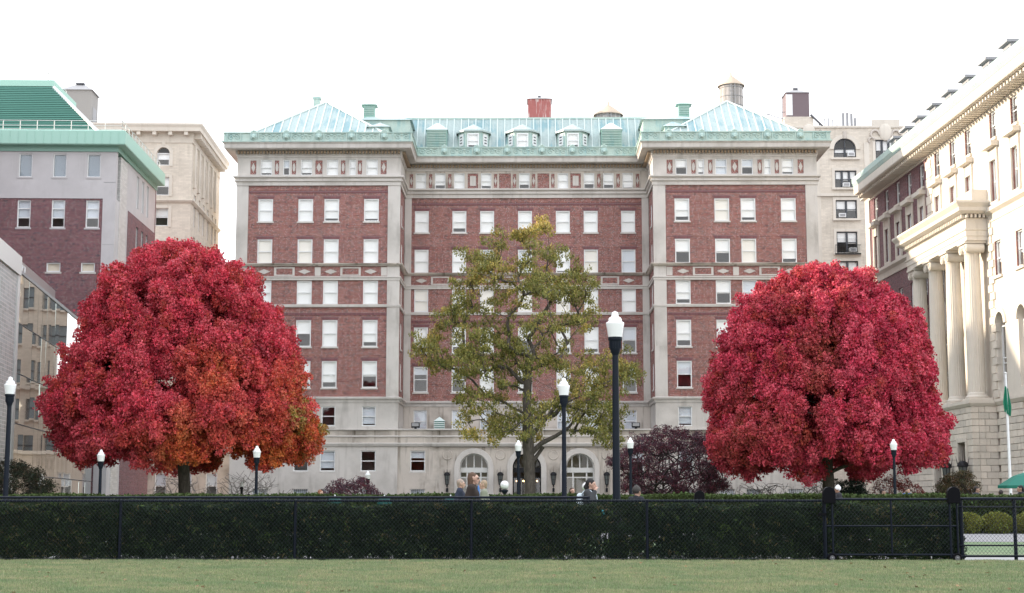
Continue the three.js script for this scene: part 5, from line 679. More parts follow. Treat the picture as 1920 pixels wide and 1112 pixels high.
bush('olive_shrub', 'olive brown leafy shrub in front of the podium lanterns', 'shrub', [25.4, 0, -92], 1.25, 2.9, 59, [[0.09, 0.075, 0.03], [0.06, 0.06, 0.03], [0.13, 0.08, 0.04]], 150, { y0: 0.5, per: 8, spread: 0.26, r0: 0.05 });
bush('red_shrub', 'loose red-leaved shrub under the crimson maple', 'shrub', [22.4, 0, -95], 1.7, 2.7, 61, [[0.22, 0.035, 0.035], [0.16, 0.03, 0.03], [0.25, 0.06, 0.04]], 110, { per: 6, spread: 0.3, r0: 0.04, stems: 5 });
for (const [x, z, R, H, s, l] of [[-21.6, -98, 2.6, 2.9, 71, 'bare grey twiggy shrub left of the orange maple trunk'], [-17.6, -98, 2.8, 3.2, 72, 'bare grey twiggy shrub right of the orange maple trunk'], [14.8, -97, 2.6, 2.5, 73, 'bare pale twiggy shrub left of the crimson maple trunk'], [18.2, -97, 1.6, 2.6, 74, 'bare pale twiggy shrub right of the crimson maple trunk']]) bush('bare_shrub', l, 'shrub', [x, 0, z], R, H, s, [], 260, { group: 'bare shrubs under the maples', stems: 7, r0: 0.05, tip: 0.012, tipEvery: 1, bark: twigGrey });
// ---------------------------------------------------------------- clipped hedges
const yewGeo = clumpGeo(35, 9, 0.055, 0.075, 0.016, 0.4), boxGeo = clumpGeo(36, 9, 0.07, 0.06, 0.035, 0.4);
{
  const t = thing('front_hedge', 'long dark clipped yew hedge behind the chain-link fence', 'hedge', [-2.6, 0, -32.15]), r = rng(81), items = [], x0 = -11.6, x1 = 11.35;
  const inGap = (x) => { const X = x - 2.6; return X > 1.3 && X < 1.95 ? 0.42 : X > 0.8 && X < 2.7 ? 0.75 : 1; }, plant = (x) => noise(x * 0.9 + 40, 0.5, 64, 7);
  const put = (x, y, z) => { if (r() > inGap(x)) return; const p = plant(x), q = r(), old = q < 0.03 + 0.05 * (p > 0.6), k = 0.55 + 0.9 * r(), c = old ? [0.10, 0.075, 0.035] : q > 0.92 ? [0.05, 0.07, 0.02] : mixc([0.008, 0.016, 0.009], [0.02, 0.03, 0.011], p); items.push([x, y, z, 0.8 + 0.6 * r(), c.map((v) => v * k)]); };
  const top = (x) => 1.09 + 0.04 * Math.sin(x * 1.7) + 0.03 * Math.sin(x * 4.3 + 1) + 0.05 * (plant(x * 2.3) - 0.5);
  for (let i = 0; i < 24000; i++) { const x = lerp(x0, x1, r()), y = r() * top(x); put(x, y, 0.55 - 0.25 * r() * r() + 0.05 * Math.sin(x * 5 + y * 7) + 0.08 * (plant(x * 1.7) - 0.5)); }
  for (let i = 0; i < 9000; i++) { const x = lerp(x0, x1, r()); put(x, top(x) - 0.12 * r() * r() + (r() < 0.06 ? 0.07 * r() : 0), (r() * 2 - 1) * 0.55); }
  for (let i = 0; i < 15000; i++) { const x = lerp(x0, x1, r()); put(x, 0.1 + r() * 0.95, -0.55 + 0.95 * r()); }
  for (let i = 0; i < 900; i++) put(x1 - 0.15 * r() * r(), r() * 1.08, (r() * 2 - 1) * 0.5);
  leaves('foliage', t, items, yewGeo, needleMat);
  const st = []; for (let k = 0; k < 46; k++) { const x = lerp(x0 + 0.1, x1 - 0.1, (k + 0.5) / 46) + (r() - 0.5) * 0.2; for (let j = 0; j < 5; j++) st.push(bar(V(x, 0.02, (r() - 0.5) * 0.1), V(x + (r() - 0.5) * 0.5, 0.5 + 0.5 * r(), (r() - 0.5) * 0.8), 0.018, 5, 0.006)); }
  obj('stems', st, barkDark, t);
}
{
  const t = thing('rear_hedge', 'long clipped green hedge across the far side of the gravel walk', 'hedge', [0, 0, -60.8]), r = rng(83), items = [];
  for (let i = 0; i < 26000; i++) { const x = (r() * 2 - 1) * 24, tp = 1.27 + 0.03 * Math.sin(x * 1.3), top = r() < 0.45, k = 0.6 + 0.8 * r(); items.push([x, top ? tp - 0.1 * r() * r() : r() * tp, top ? (r() * 2 - 1) * 0.65 : 0.65 - 0.15 * r(), 1.5 + 0.9 * r(), [0.06 * k, 0.085 * k, 0.028 * k]]); }
  for (let i = 0; i < 9000; i++) { const k = 0.6 + 0.8 * r(); items.push([(r() * 2 - 1) * 24, r() * 1.15, (r() * 2 - 1) * 0.5, 2.2 + r(), [0.06 * k, 0.085 * k, 0.028 * k]]); }
  leaves('foliage', t, items, boxGeo, needleMat); obj('stems', Array.from({ length: 60 }, (_, k) => bar(V(-23.8 + k * 0.8, 0, 0), V(-23.6 + k * 0.8, 0.9, 0.2 * Math.sin(k * 7)), 0.03, 5, 0.012)), barkDark, t);
}
[[16.5, 'rounded yellow-green box bush next to the rolling gate'], [17.65, 'rounded yellow-green box bush between its two neighbours by the gravel walk'], [18.85, 'rounded yellow-green box bush beside the fence post past the gate']].forEach(([x, l], i) => {
  const t = thing('box_bush', l, 'bush', [x, 0, -58.9], 0, 'rounded box bushes along the gravel walk'), r = rng(90 + i), items = []; for (let k = 0; k < 1500; k++) { const v = inBall(r).normalize().multiplyScalar(0.82 + 0.2 * r()), q = 0.65 + 0.7 * r(); items.push([v.x * 0.55, Math.max(0.03, 0.32 + v.y * 0.38), v.z * 0.55, 0.9 + 0.5 * r(), [0.16 * q, 0.17 * q, 0.035 * q]]); } for (let k = 0; k < 500; k++) { const v = inBall(r), q = 0.65 + 0.7 * r(); items.push([v.x * 0.42, Math.max(0.03, 0.3 + v.y * 0.3), v.z * 0.42, 1.4 + 0.5 * r(), [0.16 * q, 0.17 * q, 0.035 * q]]); } leaves('foliage', t, items, boxGeo, needleMat); obj('stem', Array.from({ length: 6 }, (_, k) => bar(V(0, 0, 0), V(Math.cos(k) * 0.25, 0.4, Math.sin(k) * 0.25), 0.02, 5, 0.008)), barkDark, t); });
// ================================================================ chain-link fence and rolling gate
const FZ = -31.2;
function chain(x0, x1, y0, y1, z, wrap) { // woven diagonal wires, and their loops over the top rail
  const gs = [], p = 0.075, sl = 0.9, H = y1 - y0, dx = H * sl; const wire = (a, b, zz) => gs.push(bar(V(a[0], a[1], z + zz), V(b[0], b[1], z + zz), 0.0027, 3));
  for (let x = x0 - dx; x < x1; x += p) for (const s of [1, -1]) { let a = [s > 0 ? x : x + dx, y0], b = [s > 0 ? x + dx : x, y1]; const cutAt = (P, Q, xx) => { const t = (xx - P[0]) / (Q[0] - P[0]); return [xx, P[1] + (Q[1] - P[1]) * t]; }; let [l, q] = a[0] < b[0] ? [a, b] : [b, a]; if (q[0] <= x0 || l[0] >= x1) continue; if (l[0] < x0) l = cutAt(l, q, x0); if (q[0] > x1) q = cutAt(l, q, x1); if (q[0] - l[0] > 0.01) wire(l, q, s * 0.004); }
  if (wrap) for (let x = x0; x < x1; x += p) gs.push(new THREE.TorusGeometry(0.034, 0.005, 3, 8).rotateY(Math.PI / 2 - 0.35).translate(x, wrap, z - 0.012));
  return gs;
}
const wireMat = dull([0.035, 0.042, 0.05], 0.5, 0.3), railMat = dull([0.008, 0.011, 0.019], 0.4, 0.25);
{
  const t = thing('chain_link_fence', 'black chain-link fence in front of the clipped yew hedge', 'fence', [0, 0, FZ]), xs = [-15.2, -11.67, -8.15, -4.64, -1.11, 2.4, 5.93];
  for (let i = 0; i < xs.length; i++) { obj('post', [cyl(0.03, 0.03, 0, 1.2, xs[i], -0.045, 10), new THREE.SphereGeometry(0.034, 10, 6).translate(xs[i], 1.21, -0.045)], railMat, t); if (i) { obj('top_rail', new THREE.CylinderGeometry(0.024, 0.024, xs[i] - xs[i - 1] - 0.06, 10).rotateZ(Math.PI / 2).translate((xs[i] + xs[i - 1]) / 2, 1.21, -0.012), railMat, t); stuff(obj('chain_mesh', chain(xs[i - 1] + 0.03, xs[i] - 0.03, 0.05, 1.2, 0.03, 1.21), wireMat, t)); obj('tension_wire', bar(V(xs[i - 1], 0.07, 0.02), V(xs[i], 0.07, 0.02), 0.005, 4), wireMat, t); } }
}
{
  const t = thing('rear_fence', 'second black fence rail running just behind the yew hedge', 'fence', [0, 0, -33.0]), xs = [-13.5, -9.7, -5.9, -2.1, 1.3]; xs.forEach((x, i) => { obj('post', cyl(0.035, 0.035, 0, 1.3, x, 0, 8), railMat, t); if (i) obj('rail', new THREE.CylinderGeometry(0.026, 0.026, xs[i] - xs[i - 1], 8).rotateZ(Math.PI / 2).translate((xs[i] + xs[i - 1]) / 2, 1.28, 0), railMat, t); });
}
const capPlate = () => { const s = new THREE.Shape(); s.moveTo(-0.13, 0); s.lineTo(0.13, 0); s.lineTo(0.13, 0.2); s.absarc(0, 0.2, 0.13, 0, Math.PI, false); s.lineTo(-0.13, 0); return new THREE.ExtrudeGeometry(s, { depth: 0.12, bevelEnabled: true, bevelSize: 0.012, bevelThickness: 0.012, bevelSegments: 2, curveSegments: 12 }); };
const tube = (x0, x1, y, r, z = 0) => new THREE.CylinderGeometry(r, r, x1 - x0, 8).rotateZ(Math.PI / 2).translate((x0 + x1) / 2, y, z);
{
  const t = thing('rolling_gate', 'black rolling gate on small wheels with rounded end housings', 'gate', [0, 0, FZ + 0.25]);
  for (const x of [5.98, 8.44]) { obj('housing', capPlate().scale(0.88, 0.92, 1).translate(x, 1.17, -0.06), M.black, t); obj('gate_post', cyl(0.024, 0.024, 0.1, 1.2, x - 0.08, 0, 8), railMat, t); obj('gate_post', cyl(0.022, 0.022, 0.1, 1.2, x + 0.06, 0, 8), railMat, t);
    const w = obj('wheel', new THREE.TorusGeometry(0.07, 0.026, 8, 20).translate(x + 0.03, 0.097, 0.03), M.black, t); obj('rim', [new THREE.CylinderGeometry(0.05, 0.05, 0.03, 14).rotateX(Math.PI / 2).translate(x + 0.03, 0.097, 0.03)], M.greyDark, w); obj('hub', new THREE.SphereGeometry(0.016, 8, 6).translate(x + 0.03, 0.097, 0.05), M.grey, w); }
  for (const [y, r] of [[1.24, 0.024], [0.715, 0.016], [0.155, 0.02]]) obj('gate_rail', tube(5.9, 8.48, y, r), railMat, t);
  obj('gate_stile', cyl(0.02, 0.02, 0.16, 1.22, 7.2, 0, 8), railMat, t); obj('latch', box(5.76, 5.92, 0.92, 0.97, -0.02, 0.05), M.black, t);
  stuff(obj('chain_mesh', chain(5.95, 8.44, 0.17, 1.22, -0.035), wireMat, t));
}
{
  const t = thing('open_fence_panel', 'see-through chain-link fence panel beyond the rolling gate', 'fence', [0, 0, FZ + 0.02]);
  for (const x of [8.66, 9.72, 13.2]) obj('post', cyl(0.036, 0.036, 0, 1.27, x, -0.06, 10), railMat, t);
  for (const [y, r] of [[1.25, 0.028], [1.09, 0.014], [0.33, 0.016], [0.12, 0.022]]) obj('rail', tube(8.6, 13.4, y, r, -0.02), railMat, t);
  stuff(obj('chain_mesh', chain(8.66, 13.2, 0.12, 1.24, 0.03), wireMat, t));
}
{ const t = thing('gate_post_cap', 'rounded black gate housing on a post behind the yew hedge', 'post', [4.75, 0, -43]); obj('post', cyl(0.05, 0.05, 0, 1.2), railMat, t); obj('housing', capPlate().translate(0, 1.15, -0.06), M.black, t); }
// ================================================================ lamps
const globeMat = new THREE.MeshPhysicalMaterial({ color: new THREE.Color(0.86, 0.87, 0.87), roughness: 0.18, side: THREE.DoubleSide, clearcoat: 0.6, clearcoatRoughness: 0.1 });
const LP = { globe: ready(lathe([[0.15, 0], [0.158, 0.04], [0.178, 0.18], [0.2, 0.29], [0.197, 0.325], [0.15, 0.35], [0.145, 0.37], [0.15, 0.39], [0.13, 0.43], [0.08, 0.46], [0.078, 0.5], [0.062, 0.55], [0, 0.585]], 24)), collar: ready([lathe([[0.06, -0.4], [0.09, -0.34], [0.1, -0.3], [0.125, -0.24], [0.128, -0.1], [0.14, -0.07], [0.155, -0.06], [0.155, 0.0], [0.14, 0.02]], 20), ...Array.from({ length: 14 }, (_, k) => box(-0.008, 0.008, -0.24, -0.09, 0.122, 0.135).rotateY(k / 14 * 2 * Math.PI))]), base: ready(lathe([[0.24, 0], [0.24, 0.12], [0.2, 0.16], [0.19, 0.5], [0.15, 0.6], [0.13, 0.75], [0.105, 0.85]], 16)) };
const lampIron = dull([0.012, 0.016, 0.024], 0.45, 0.22);
function lampPost(label, x, z, H) { const t = thing('lamp_post', label, 'lamp', [x, 0, z], 0, 'acorn globe lamp posts'), y = H - 0.585; obj('base', LP.base, lampIron, t); obj('pole', cyl(0.09, 0.066, 0.8, y - 0.36, 0, 0, 14), lampIron, t); obj('collar', LP.collar, lampIron, t, [0, y, 0]); obj('globe', LP.globe, globeMat, t, [0, y, 0]); return t; }
lampPost('tallest looking black lamp post with white acorn globe, beside gap in the hedge', 1.93, -33.6, 5.33);
lampPost('black lamp post with white acorn globe standing right of the elm trunk', 1.21, -50.5, 5.21);
lampPost('black lamp post with white acorn globe in front of the mirror glass wall', -16.94, -50.5, 5.26);
lampPost('black lamp post with white acorn globe under the orange side of the maple', -12.53, -72, 3.96).scale.setScalar(0.95);
lampPost('black lamp post with white acorn globe under the dark red side of the maple', -19.78, -72, 3.78).scale.setScalar(0.95);
lampPost('black lamp post with white acorn globe between elm trunk and pale arch', -0.45, -82, 4.41);
lampPost('black lamp post with white acorn globe against the purple-leaved maple', 5.46, -82, 4.55);
lampPost('black lamp post with white acorn globe under the crimson maple', 19.32, -82, 4.46);
{ const t = lampPost('short black lamp post with clear acorn globe above the purple shrub', -11.25, -110, 3.35); }
for (const [x, H, l] of [[-1.2, 2.31, 'round white globe lamp on black post left of the dark entrance arch'], [3.2, 2.22, 'round white globe lamp on black post behind the backpack wearer']]) { const t = thing('globe_lamp', l, 'lamp', [x, 0, -84], 0, 'round globe lamps by the entrance'); obj('base', LP.base, lampIron, t); obj('pole', cyl(0.09, 0.07, 0.8, H - 0.62, 0, 0, 12), lampIron, t); obj('collar', lathe([[0.07, H - 0.75], [0.16, H - 0.62], [0.2, H - 0.56], [0.2, H - 0.52], [0.1, H - 0.48]], 14), lampIron, t); obj('globe', new THREE.SphereGeometry(0.24, 20, 14).translate(0, H - 0.24, 0), globeMat, t); }
{ const t = thing('bracket_bollard', 'low black post with two round side brackets near the orange maple', 'bollard', [-15.4, 0, -84]); obj('post', [cyl(0.09, 0.07, 0, 1.9), new THREE.SphereGeometry(0.1, 8, 6).translate(0, 1.9, 0)], M.iron, t); obj('bracket', [bar(V(-0.35, 1.5, 0), V(0.35, 1.5, 0), 0.05), new THREE.SphereGeometry(0.11, 8, 6).translate(-0.38, 1.5, 0), new THREE.SphereGeometry(0.11, 8, 6).translate(0.38, 1.5, 0)], M.iron, t); obj('cap', lathe([[0.1, 1.98], [0.12, 2.1], [0.05, 2.25], [0, 2.3]], 10), globeMat, t); }
// ================================================================ bins, flag, parasol
const binGreen = dull([0.012, 0.075, 0.065], 0.5, 0.3);
for (const [x, l] of [[-7.35, 'green domed litter bin beside the purple shrub and curly haired person'], [-5.45, 'green domed litter bin in front of the plain limestone wing base'], [-2.92, 'green domed litter bin left of the brown-haired woman']]) { const t = thing('litter_bin', l, 'bin', [x, 0, -59.6], 0, 'green domed litter bins'); obj('body', cyl(0.24, 0.26, 0, 1.1, 0, 0, 18), binGreen, t); obj('dome', lathe([[0.28, 1.1], [0.27, 1.2], [0.2, 1.32], [0.1, 1.38], [0, 1.4]], 18), binGreen, t); obj('knob', new THREE.SphereGeometry(0.03, 8, 6).translate(0, 1.42, 0), M.white, t); }
{ const t = thing('flagpole', 'white flagpole with a limp green pennant before the rusticated podium', 'flagpole', [26.6, 0, -86]); obj('pole', cyl(0.1, 0.06, 0, 8.2, 0, 0, 12), M.white, t); obj('finial', new THREE.SphereGeometry(0.08, 10, 8).translate(0, 8.25, 0), M.whiteDull, t);
  const g = new THREE.PlaneGeometry(1, 1, 10, 14), p = g.attributes.position; for (let i = 0; i < p.count; i++) { const u = p.getX(i) + 0.5, v = p.getY(i) + 0.5; const w = 0.1 + 0.2 * (1 - Math.abs(v - 0.35) * 1.3); p.setXYZ(i, (u - 0.55) * w * 1.5, 6.1 + v * 1.5 - u * 0.25, 0.08 + 0.1 * Math.sin(u * 14 + v * 2) * (1.1 - v * 0.6)); } g.computeVertexNormals(); obj('pennant', g, mat([0.01, 0.20, 0.115], 0.7), t); }
{ const t = thing('parasol', 'dark green patio parasol in front of the rusticated podium', 'parasol', [25.45, 0, -80]); obj('pole', cyl(0.025, 0.025, 0, 2.6, 0, 0, 8), M.grey, t); obj('base', lathe([[0.28, 0], [0.28, 0.06], [0.06, 0.12], [0.04, 0.4]], 16), M.iron, t); const q = [], n = 8; for (let k = 0; k < n; k++) { const a = k / n * 6.283 + 0.2, b = (k + 1) / n * 6.283 + 0.2, P = (c, r, y) => [Math.cos(c) * r, y, Math.sin(c) * r]; q.push([P(a, 1.3, 2.0), P(b, 1.3, 2.0), P(b, 0.5, 2.5), P(a, 0.5, 2.5)], [P(a, 0.5, 2.5), P(b, 0.5, 2.5), [0, 2.66, 0]], [P(a, 1.3, 1.86), P(b, 1.3, 1.86), P(b, 1.3, 2.0), P(a, 1.3, 2.0)]); } obj('canopy', faceted(q), mat([0.006, 0.14, 0.10], 0.7), t); for (let k = 0; k < n; k++) { const a = k / n * 6.283 + 0.2; obj('rib', bar(V(0, 2.56, 0), V(Math.cos(a) * 1.28, 1.97, Math.sin(a) * 1.28), 0.012, 4), M.greyDark, t); } obj('finial', cyl(0.03, 0.02, 2.64, 2.76, 0, 0, 8), M.whiteDull, t); }
{ const t = thing('field_stone', 'small grey stone lying at the foot of the fence', 'stone', [-10.68, 0, -31.0]); const g = new THREE.IcosahedronGeometry(0.1, 2), p = g.attributes.position; for (let i = 0; i < p.count; i++) { const k = 0.85 + 0.3 * noise(p.getX(i) * 14 + 9, p.getY(i) * 14 + p.getZ(i) * 9 + 9, 64, 3); p.setXYZ(i, p.getX(i) * k * 1.3, p.getY(i) * k * 0.8 + 0.06, p.getZ(i) * k); } g.computeVertexNormals(); obj('boulder', g, mat([0.34, 0.30, 0.26], 0.9), t); }
// ================================================================ people
function field(bones, lo, hi, res, k = 0.03) { // smooth union of tapered capsules, meshed; bones: [a, ra, b, rb]
  const mc = new MarchingCubes(res, new THREE.MeshBasicMaterial(), false, false, 60000), h = res / 2, c = lo.clone().add(hi).multiplyScalar(0.5), e = hi.clone().sub(lo).multiplyScalar(0.5), B = bones.map(([a, ra, b, rb]) => { const d = b.clone().sub(a); return [a.x, a.y, a.z, d.x, d.y, d.z, Math.max(d.lengthSq(), 1e-9), ra, rb - ra]; });
  for (let z = 0; z < res; z++) for (let y = 0; y < res; y++) for (let x = 0; x < res; x++) {
    const X = c.x + (x - h) / h * e.x, Y = c.y + (y - h) / h * e.y, Z = c.z + (z - h) / h * e.z; let m = 9;
    for (const q of B) { const px = X - q[0], py = Y - q[1], pz = Z - q[2]; let t = (px * q[3] + py * q[4] + pz * q[5]) / q[6]; t = t < 0 ? 0 : t > 1 ? 1 : t; const dx = px - q[3] * t, dy = py - q[4] * t, dz = pz - q[5] * t, d = Math.sqrt(dx * dx + dy * dy + dz * dz) - q[7] - q[8] * t; const u = Math.max(0, 1 - Math.abs(m - d) / k); m = Math.min(m, d) - u * u * k * 0.25; }
    mc.field[x + y * res + z * res * res] = -m;
  }
  mc.isolation = 0; mc.update(); const n = mc.count, pos = new Float32Array(n * 3); for (let i = 0; i < n; i++) { pos[3 * i] = c.x + mc.positionArray[3 * i] * e.x; pos[3 * i + 1] = c.y + mc.positionArray[3 * i + 1] * e.y; pos[3 * i + 2] = c.z + mc.positionArray[3 * i + 2] * e.z; }
  let g = new THREE.BufferGeometry(); g.setAttribute('position', new THREE.BufferAttribute(pos, 3)); g = mergeVertices(g, 1e-5); g.computeVertexNormals(); return g.toNonIndexed();
}
const P3 = (a) => V(a[0], a[1], a[2]);
function pose(o) { // joints of a 1.7 m figure that looks along +z
  const j = { pelvis: V(0, 0.95, 0), chest: V(0, 1.25, 0.01), neck: V(0, 1.42, 0.0), head: V(0, 1.56, 0.035), sh: [V(-0.17, 1.37, 0), V(0.17, 1.37, 0)], el: [V(-0.23, 1.1, -0.05), V(0.23, 1.1, -0.05)], wr: [V(-0.23, 0.87, 0.06), V(0.23, 0.87, 0.06)], hip: [V(-0.09, 0.92, 0), V(0.09, 0.92, 0)], kn: [V(-0.1, 0.5, 0.03), V(0.1, 0.5, 0.03)], an: [V(-0.1, 0.09, -0.03), V(0.1, 0.09, -0.03)] };
  if (o.walk) { j.kn = [V(-0.1, 0.51, 0.16), V(0.1, 0.5, -0.02)]; j.an = [V(-0.1, 0.1, 0.24), V(0.1, 0.13, -0.32)]; j.el = [V(-0.22, 1.11, -0.1), V(0.22, 1.11, 0.02)]; j.wr = [V(-0.21, 0.9, -0.05), V(0.2, 0.92, 0.2)]; }
  for (const k of ['el', 'wr']) if (o[k]) o[k].forEach((p, i) => { if (p) j[k][i] = P3(p); }); if (o.head) j.head.add(P3(o.head)); return j;
}
const personCache = {};
function figure(key, o, fine) {
  const id = key + (fine ? 'f' : ''); if (personCache[id]) return personCache[id]; const j = pose(o), H = j.head, r0 = fine ? 64 : 36, toe = (a) => a.clone().add(V(0, -0.05, 0.16));
  const arm = (f) => [0, 1].flatMap((i) => [[j.sh[i], 0.058 + f, j.el[i], 0.045 + f], [j.el[i], 0.044 + f, j.wr[i], 0.031 + f]]), leg = (f) => [0, 1].flatMap((i) => [[j.hip[i], 0.09 + f, j.kn[i], 0.06 + f], [j.kn[i], 0.058 + f, j.an[i], 0.038 + f]]);
  const torso = (f) => [[V(-0.08, 0.95, 0), 0.11 + f, V(0.08, 0.95, 0), 0.11 + f], [j.pelvis, 0.125 + f, j.chest, 0.13 + f], [V(-0.09, 1.27, 0), 0.105 + f, V(0.09, 1.27, 0), 0.105 + f], [j.sh[0], 0.065 + f, j.sh[1], 0.065 + f]];
  const lo = V(-0.6, -0.02, -0.6), hi = V(0.6, 1.55, 0.6), hand = [0, 1].flatMap((i) => { const w = j.wr[i], d = w.clone().sub(j.el[i]).normalize(), s = V(0, 0, 0).crossVectors(d, V(i ? -1 : 1, 0.2, 0.3)).normalize(), n = V(0, 0, 0).crossVectors(s, d).normalize(), out = [[w, 0.026, w.clone().addScaledVector(d, 0.075), 0.032]]; [-0.03, -0.01, 0.01, 0.03].forEach((u, q) => { const a = w.clone().addScaledVector(d, 0.085).addScaledVector(s, u), L = [0.055, 0.068, 0.064, 0.048][q], b = a.clone().addScaledVector(d, L * 0.6).addScaledVector(n, 0.012), c = b.clone().addScaledVector(d, L * 0.4).addScaledVector(n, 0.026); out.push([a, 0.0095, b, 0.0088], [b, 0.0088, c, 0.0078]); }); const tb = w.clone().addScaledVector(d, 0.03).addScaledVector(s, 0.03); out.push([tb, 0.012, tb.clone().addScaledVector(d, 0.04).addScaledVector(s, 0.025).addScaledVector(n, 0.02), 0.0095]); return out; });
  const parts = [field([...torso(-0.02), ...arm(0), ...leg(0), [j.neck.clone().setY(1.36), 0.058, H.clone().add(V(0, -0.06, -0.02)), 0.05], ...[0, 1].map((i) => [j.an[i], 0.035, toe(j.an[i]), 0.03])], lo, hi, fine ? 56 : 36, 0.04)];
  for (let i = 0; i < 2; i++) { const w = j.wr[i], n = hand.length / 2; parts.push(field([[j.el[i], 0.044, w, 0.031], ...hand.slice(i * n, (i + 1) * n)], w.clone().addScalar(-0.19), w.clone().addScalar(0.19), fine ? 56 : 32, 0.008)); }
  const f = (x, y, z) => H.clone().add(V(x, y, z));
  const head = field([[f(0, 0.03, -0.02), 0.088, f(0, 0.02, 0.015), 0.078], [f(0, -0.02, 0.03), 0.062, f(0, -0.075, 0.052), 0.036], [f(0, 0.005, 0.09), 0.011, f(0, -0.028, 0.112), 0.014], [f(-0.078, -0.005, -0.005), 0.015, f(-0.08, 0.03, -0.01), 0.018], [f(0.078, -0.005, -0.005), 0.015, f(0.08, 0.03, -0.01), 0.018], [f(-0.02, -0.05, 0.086), 0.01, f(0.02, -0.05, 0.086), 0.01], [f(-0.045, 0.03, 0.07), 0.014, f(0.045, 0.03, 0.07), 0.014], [f(0, -0.06, -0.02), 0.05, f(0, -0.14, -0.03), 0.05]], f(-0.15, -0.17, -0.16), f(0.15, 0.15, 0.16), fine ? 56 : 36, 0.022);
  parts.push(head);
  for (const g of parts) { const p = g.attributes.position, c = []; for (let i = 0; i < p.count; i++) { const x = p.getX(i) - H.x, y = p.getY(i) - H.y, z = p.getZ(i) - H.z; let q = [1, 1, 1]; if (g === head && z > 0.05) { if (Math.hypot(Math.abs(x) - 0.032, (y - 0.012) * 1.6) < 0.013) q = [0.08, 0.06, 0.05]; else if (Math.abs(x) < 0.026 && Math.abs(y + 0.051) < 0.008) q = [0.8, 0.45, 0.45]; else if (Math.hypot((Math.abs(x) - 0.034) * 0.6, (y - 0.036) * 2.2) < 0.012) q = [0.3, 0.25, 0.22]; } c.push(...q); } g.setAttribute('color', new THREE.Float32BufferAttribute(c, 3)); }
  const shirtTop = torso(0.012), R = { body: ready(parts), coat: ready(field([...shirtTop, ...arm(0.016), [V(0, 1.38, -0.005), 0.07, V(0, 1.43, -0.005), 0.062], ...(o.long ? [[V(-0.07, 0.9, 0), 0.13, V(-0.08, 0.72, 0), 0.145], [V(0.07, 0.9, 0), 0.13, V(0.08, 0.72, 0), 0.145]] : [])], V(-0.6, 0.5, -0.6), V(0.6, 1.52, 0.6), fine ? 60 : 40, 0.05)), trousers: ready(field([[V(-0.07, 0.95, 0), 0.115, V(0.07, 0.95, 0), 0.115], ...leg(0.016)], V(-0.4, 0, -0.5), V(0.4, 1.1, 0.5), fine ? 60 : 40, 0.03)), shoes: ready(field([0, 1].map((i) => [j.an[i].clone().add(V(0, -0.035, -0.03)), 0.052, toe(j.an[i]), 0.044]), V(-0.3, -0.02, -0.5), V(0.3, 0.25, 0.6), 40, 0.02)) };
  const hairs = { bob: [[f(0, 0.05, -0.04), 0.094, f(0, 0.045, -0.025), 0.088], [f(-0.075, 0.02, -0.045), 0.03, f(-0.082, -0.09, -0.045), 0.026], [f(0.075, 0.02, -0.045), 0.03, f(0.082, -0.09, -0.045), 0.026], [f(0, 0, -0.08), 0.06, f(0, -0.11, -0.085), 0.055], [f(-0.05, 0.0, -0.07), 0.05, f(-0.06, -0.12, -0.07), 0.04], [f(0.05, 0, -0.07), 0.05, f(0.06, -0.12, -0.07), 0.04]], bun: [[f(0, 0.05, -0.035), 0.097, f(0, 0.045, -0.015), 0.092], [f(0, -0.01, -0.1), 0.06, f(0, -0.05, -0.13), 0.058], [f(0, -0.05, -0.06), 0.05, f(0, -0.08, -0.07), 0.045]], short: [[f(0, 0.052, -0.03), 0.096, f(0, 0.045, -0.012), 0.09], [f(0, 0.0, -0.06), 0.055, f(0, -0.04, -0.06), 0.05]], beanie: [[f(0, 0.05, -0.025), 0.104, f(0, 0.05, -0.005), 0.1], [f(0, 0.12, -0.02), 0.06, f(0, 0.13, -0.02), 0.05]] };
  R.hair = (k) => (R['h' + k] = R['h' + k] || ready(field(hairs[k], f(-0.2, -0.22, -0.25), f(0.2, 0.22, 0.2), fine ? 56 : 36, 0.03))); R.head = H; return (personCache[id] = R);
}
const skinTones = { a: [0.52, 0.33, 0.25], b: [0.42, 0.26, 0.19], c: [0.30, 0.17, 0.11] };
function person(label, p, face, key, o, wear, s = 1, fine = false) { // face: heading in radians, 0 looks at the camera
  const F = figure(key, o, fine), t = thing('person', label, 'person', p, face); t.scale.setScalar(s);
  const sm = mat(null, 0.6, { vertexColors: true }); sm.color.setRGB(...skinTones[wear.skin || 'a']); obj('body', F.body, sm, t);
  obj(wear.long ? 'coat' : 'jacket', F.coat, mat(wear.coat, 0.85), t); obj('trousers', F.trousers, mat(wear.legs || [0.03, 0.035, 0.05], 0.85), t); obj('shoes', F.shoes, mat([0.03, 0.03, 0.03], 0.6), t); obj(wear.hairKind === 'beanie' ? 'beanie' : 'hair', F.hair(wear.hairKind || 'short'), mat(wear.hair, 0.75), t);
  if (wear.glasses) { const H = F.head; obj('sunglasses', [...[-1, 1].map((q) => new THREE.SphereGeometry(0.024, 10, 8).scale(1, 0.85, 0.4).translate(H.x + q * 0.033, H.y + 0.014, H.z + 0.092)), box(H.x - 0.02, H.x + 0.02, H.y + 0.016, H.y + 0.022, H.z + 0.093, H.z + 0.099), ...[-1, 1].map((q) => bar(V(H.x + q * 0.056, H.y + 0.018, H.z + 0.085), V(H.x + q * 0.08, H.y + 0.018, H.z - 0.01), 0.004, 4))], M.black, t); }
  if (wear.scarf) { obj('scarf', new THREE.TorusGeometry(0.075, 0.032, 8, 20).rotateX(Math.PI / 2).translate(0, 1.43, 0.0), mat(wear.scarf, 0.9), t); }
  if (wear.shirt) obj('shirt', new THREE.SphereGeometry(1, 12, 10).scale(0.05, 0.16, 0.03).translate(0, 1.28, 0.125), mat(wear.shirt, 0.85), t);
  return t;
}
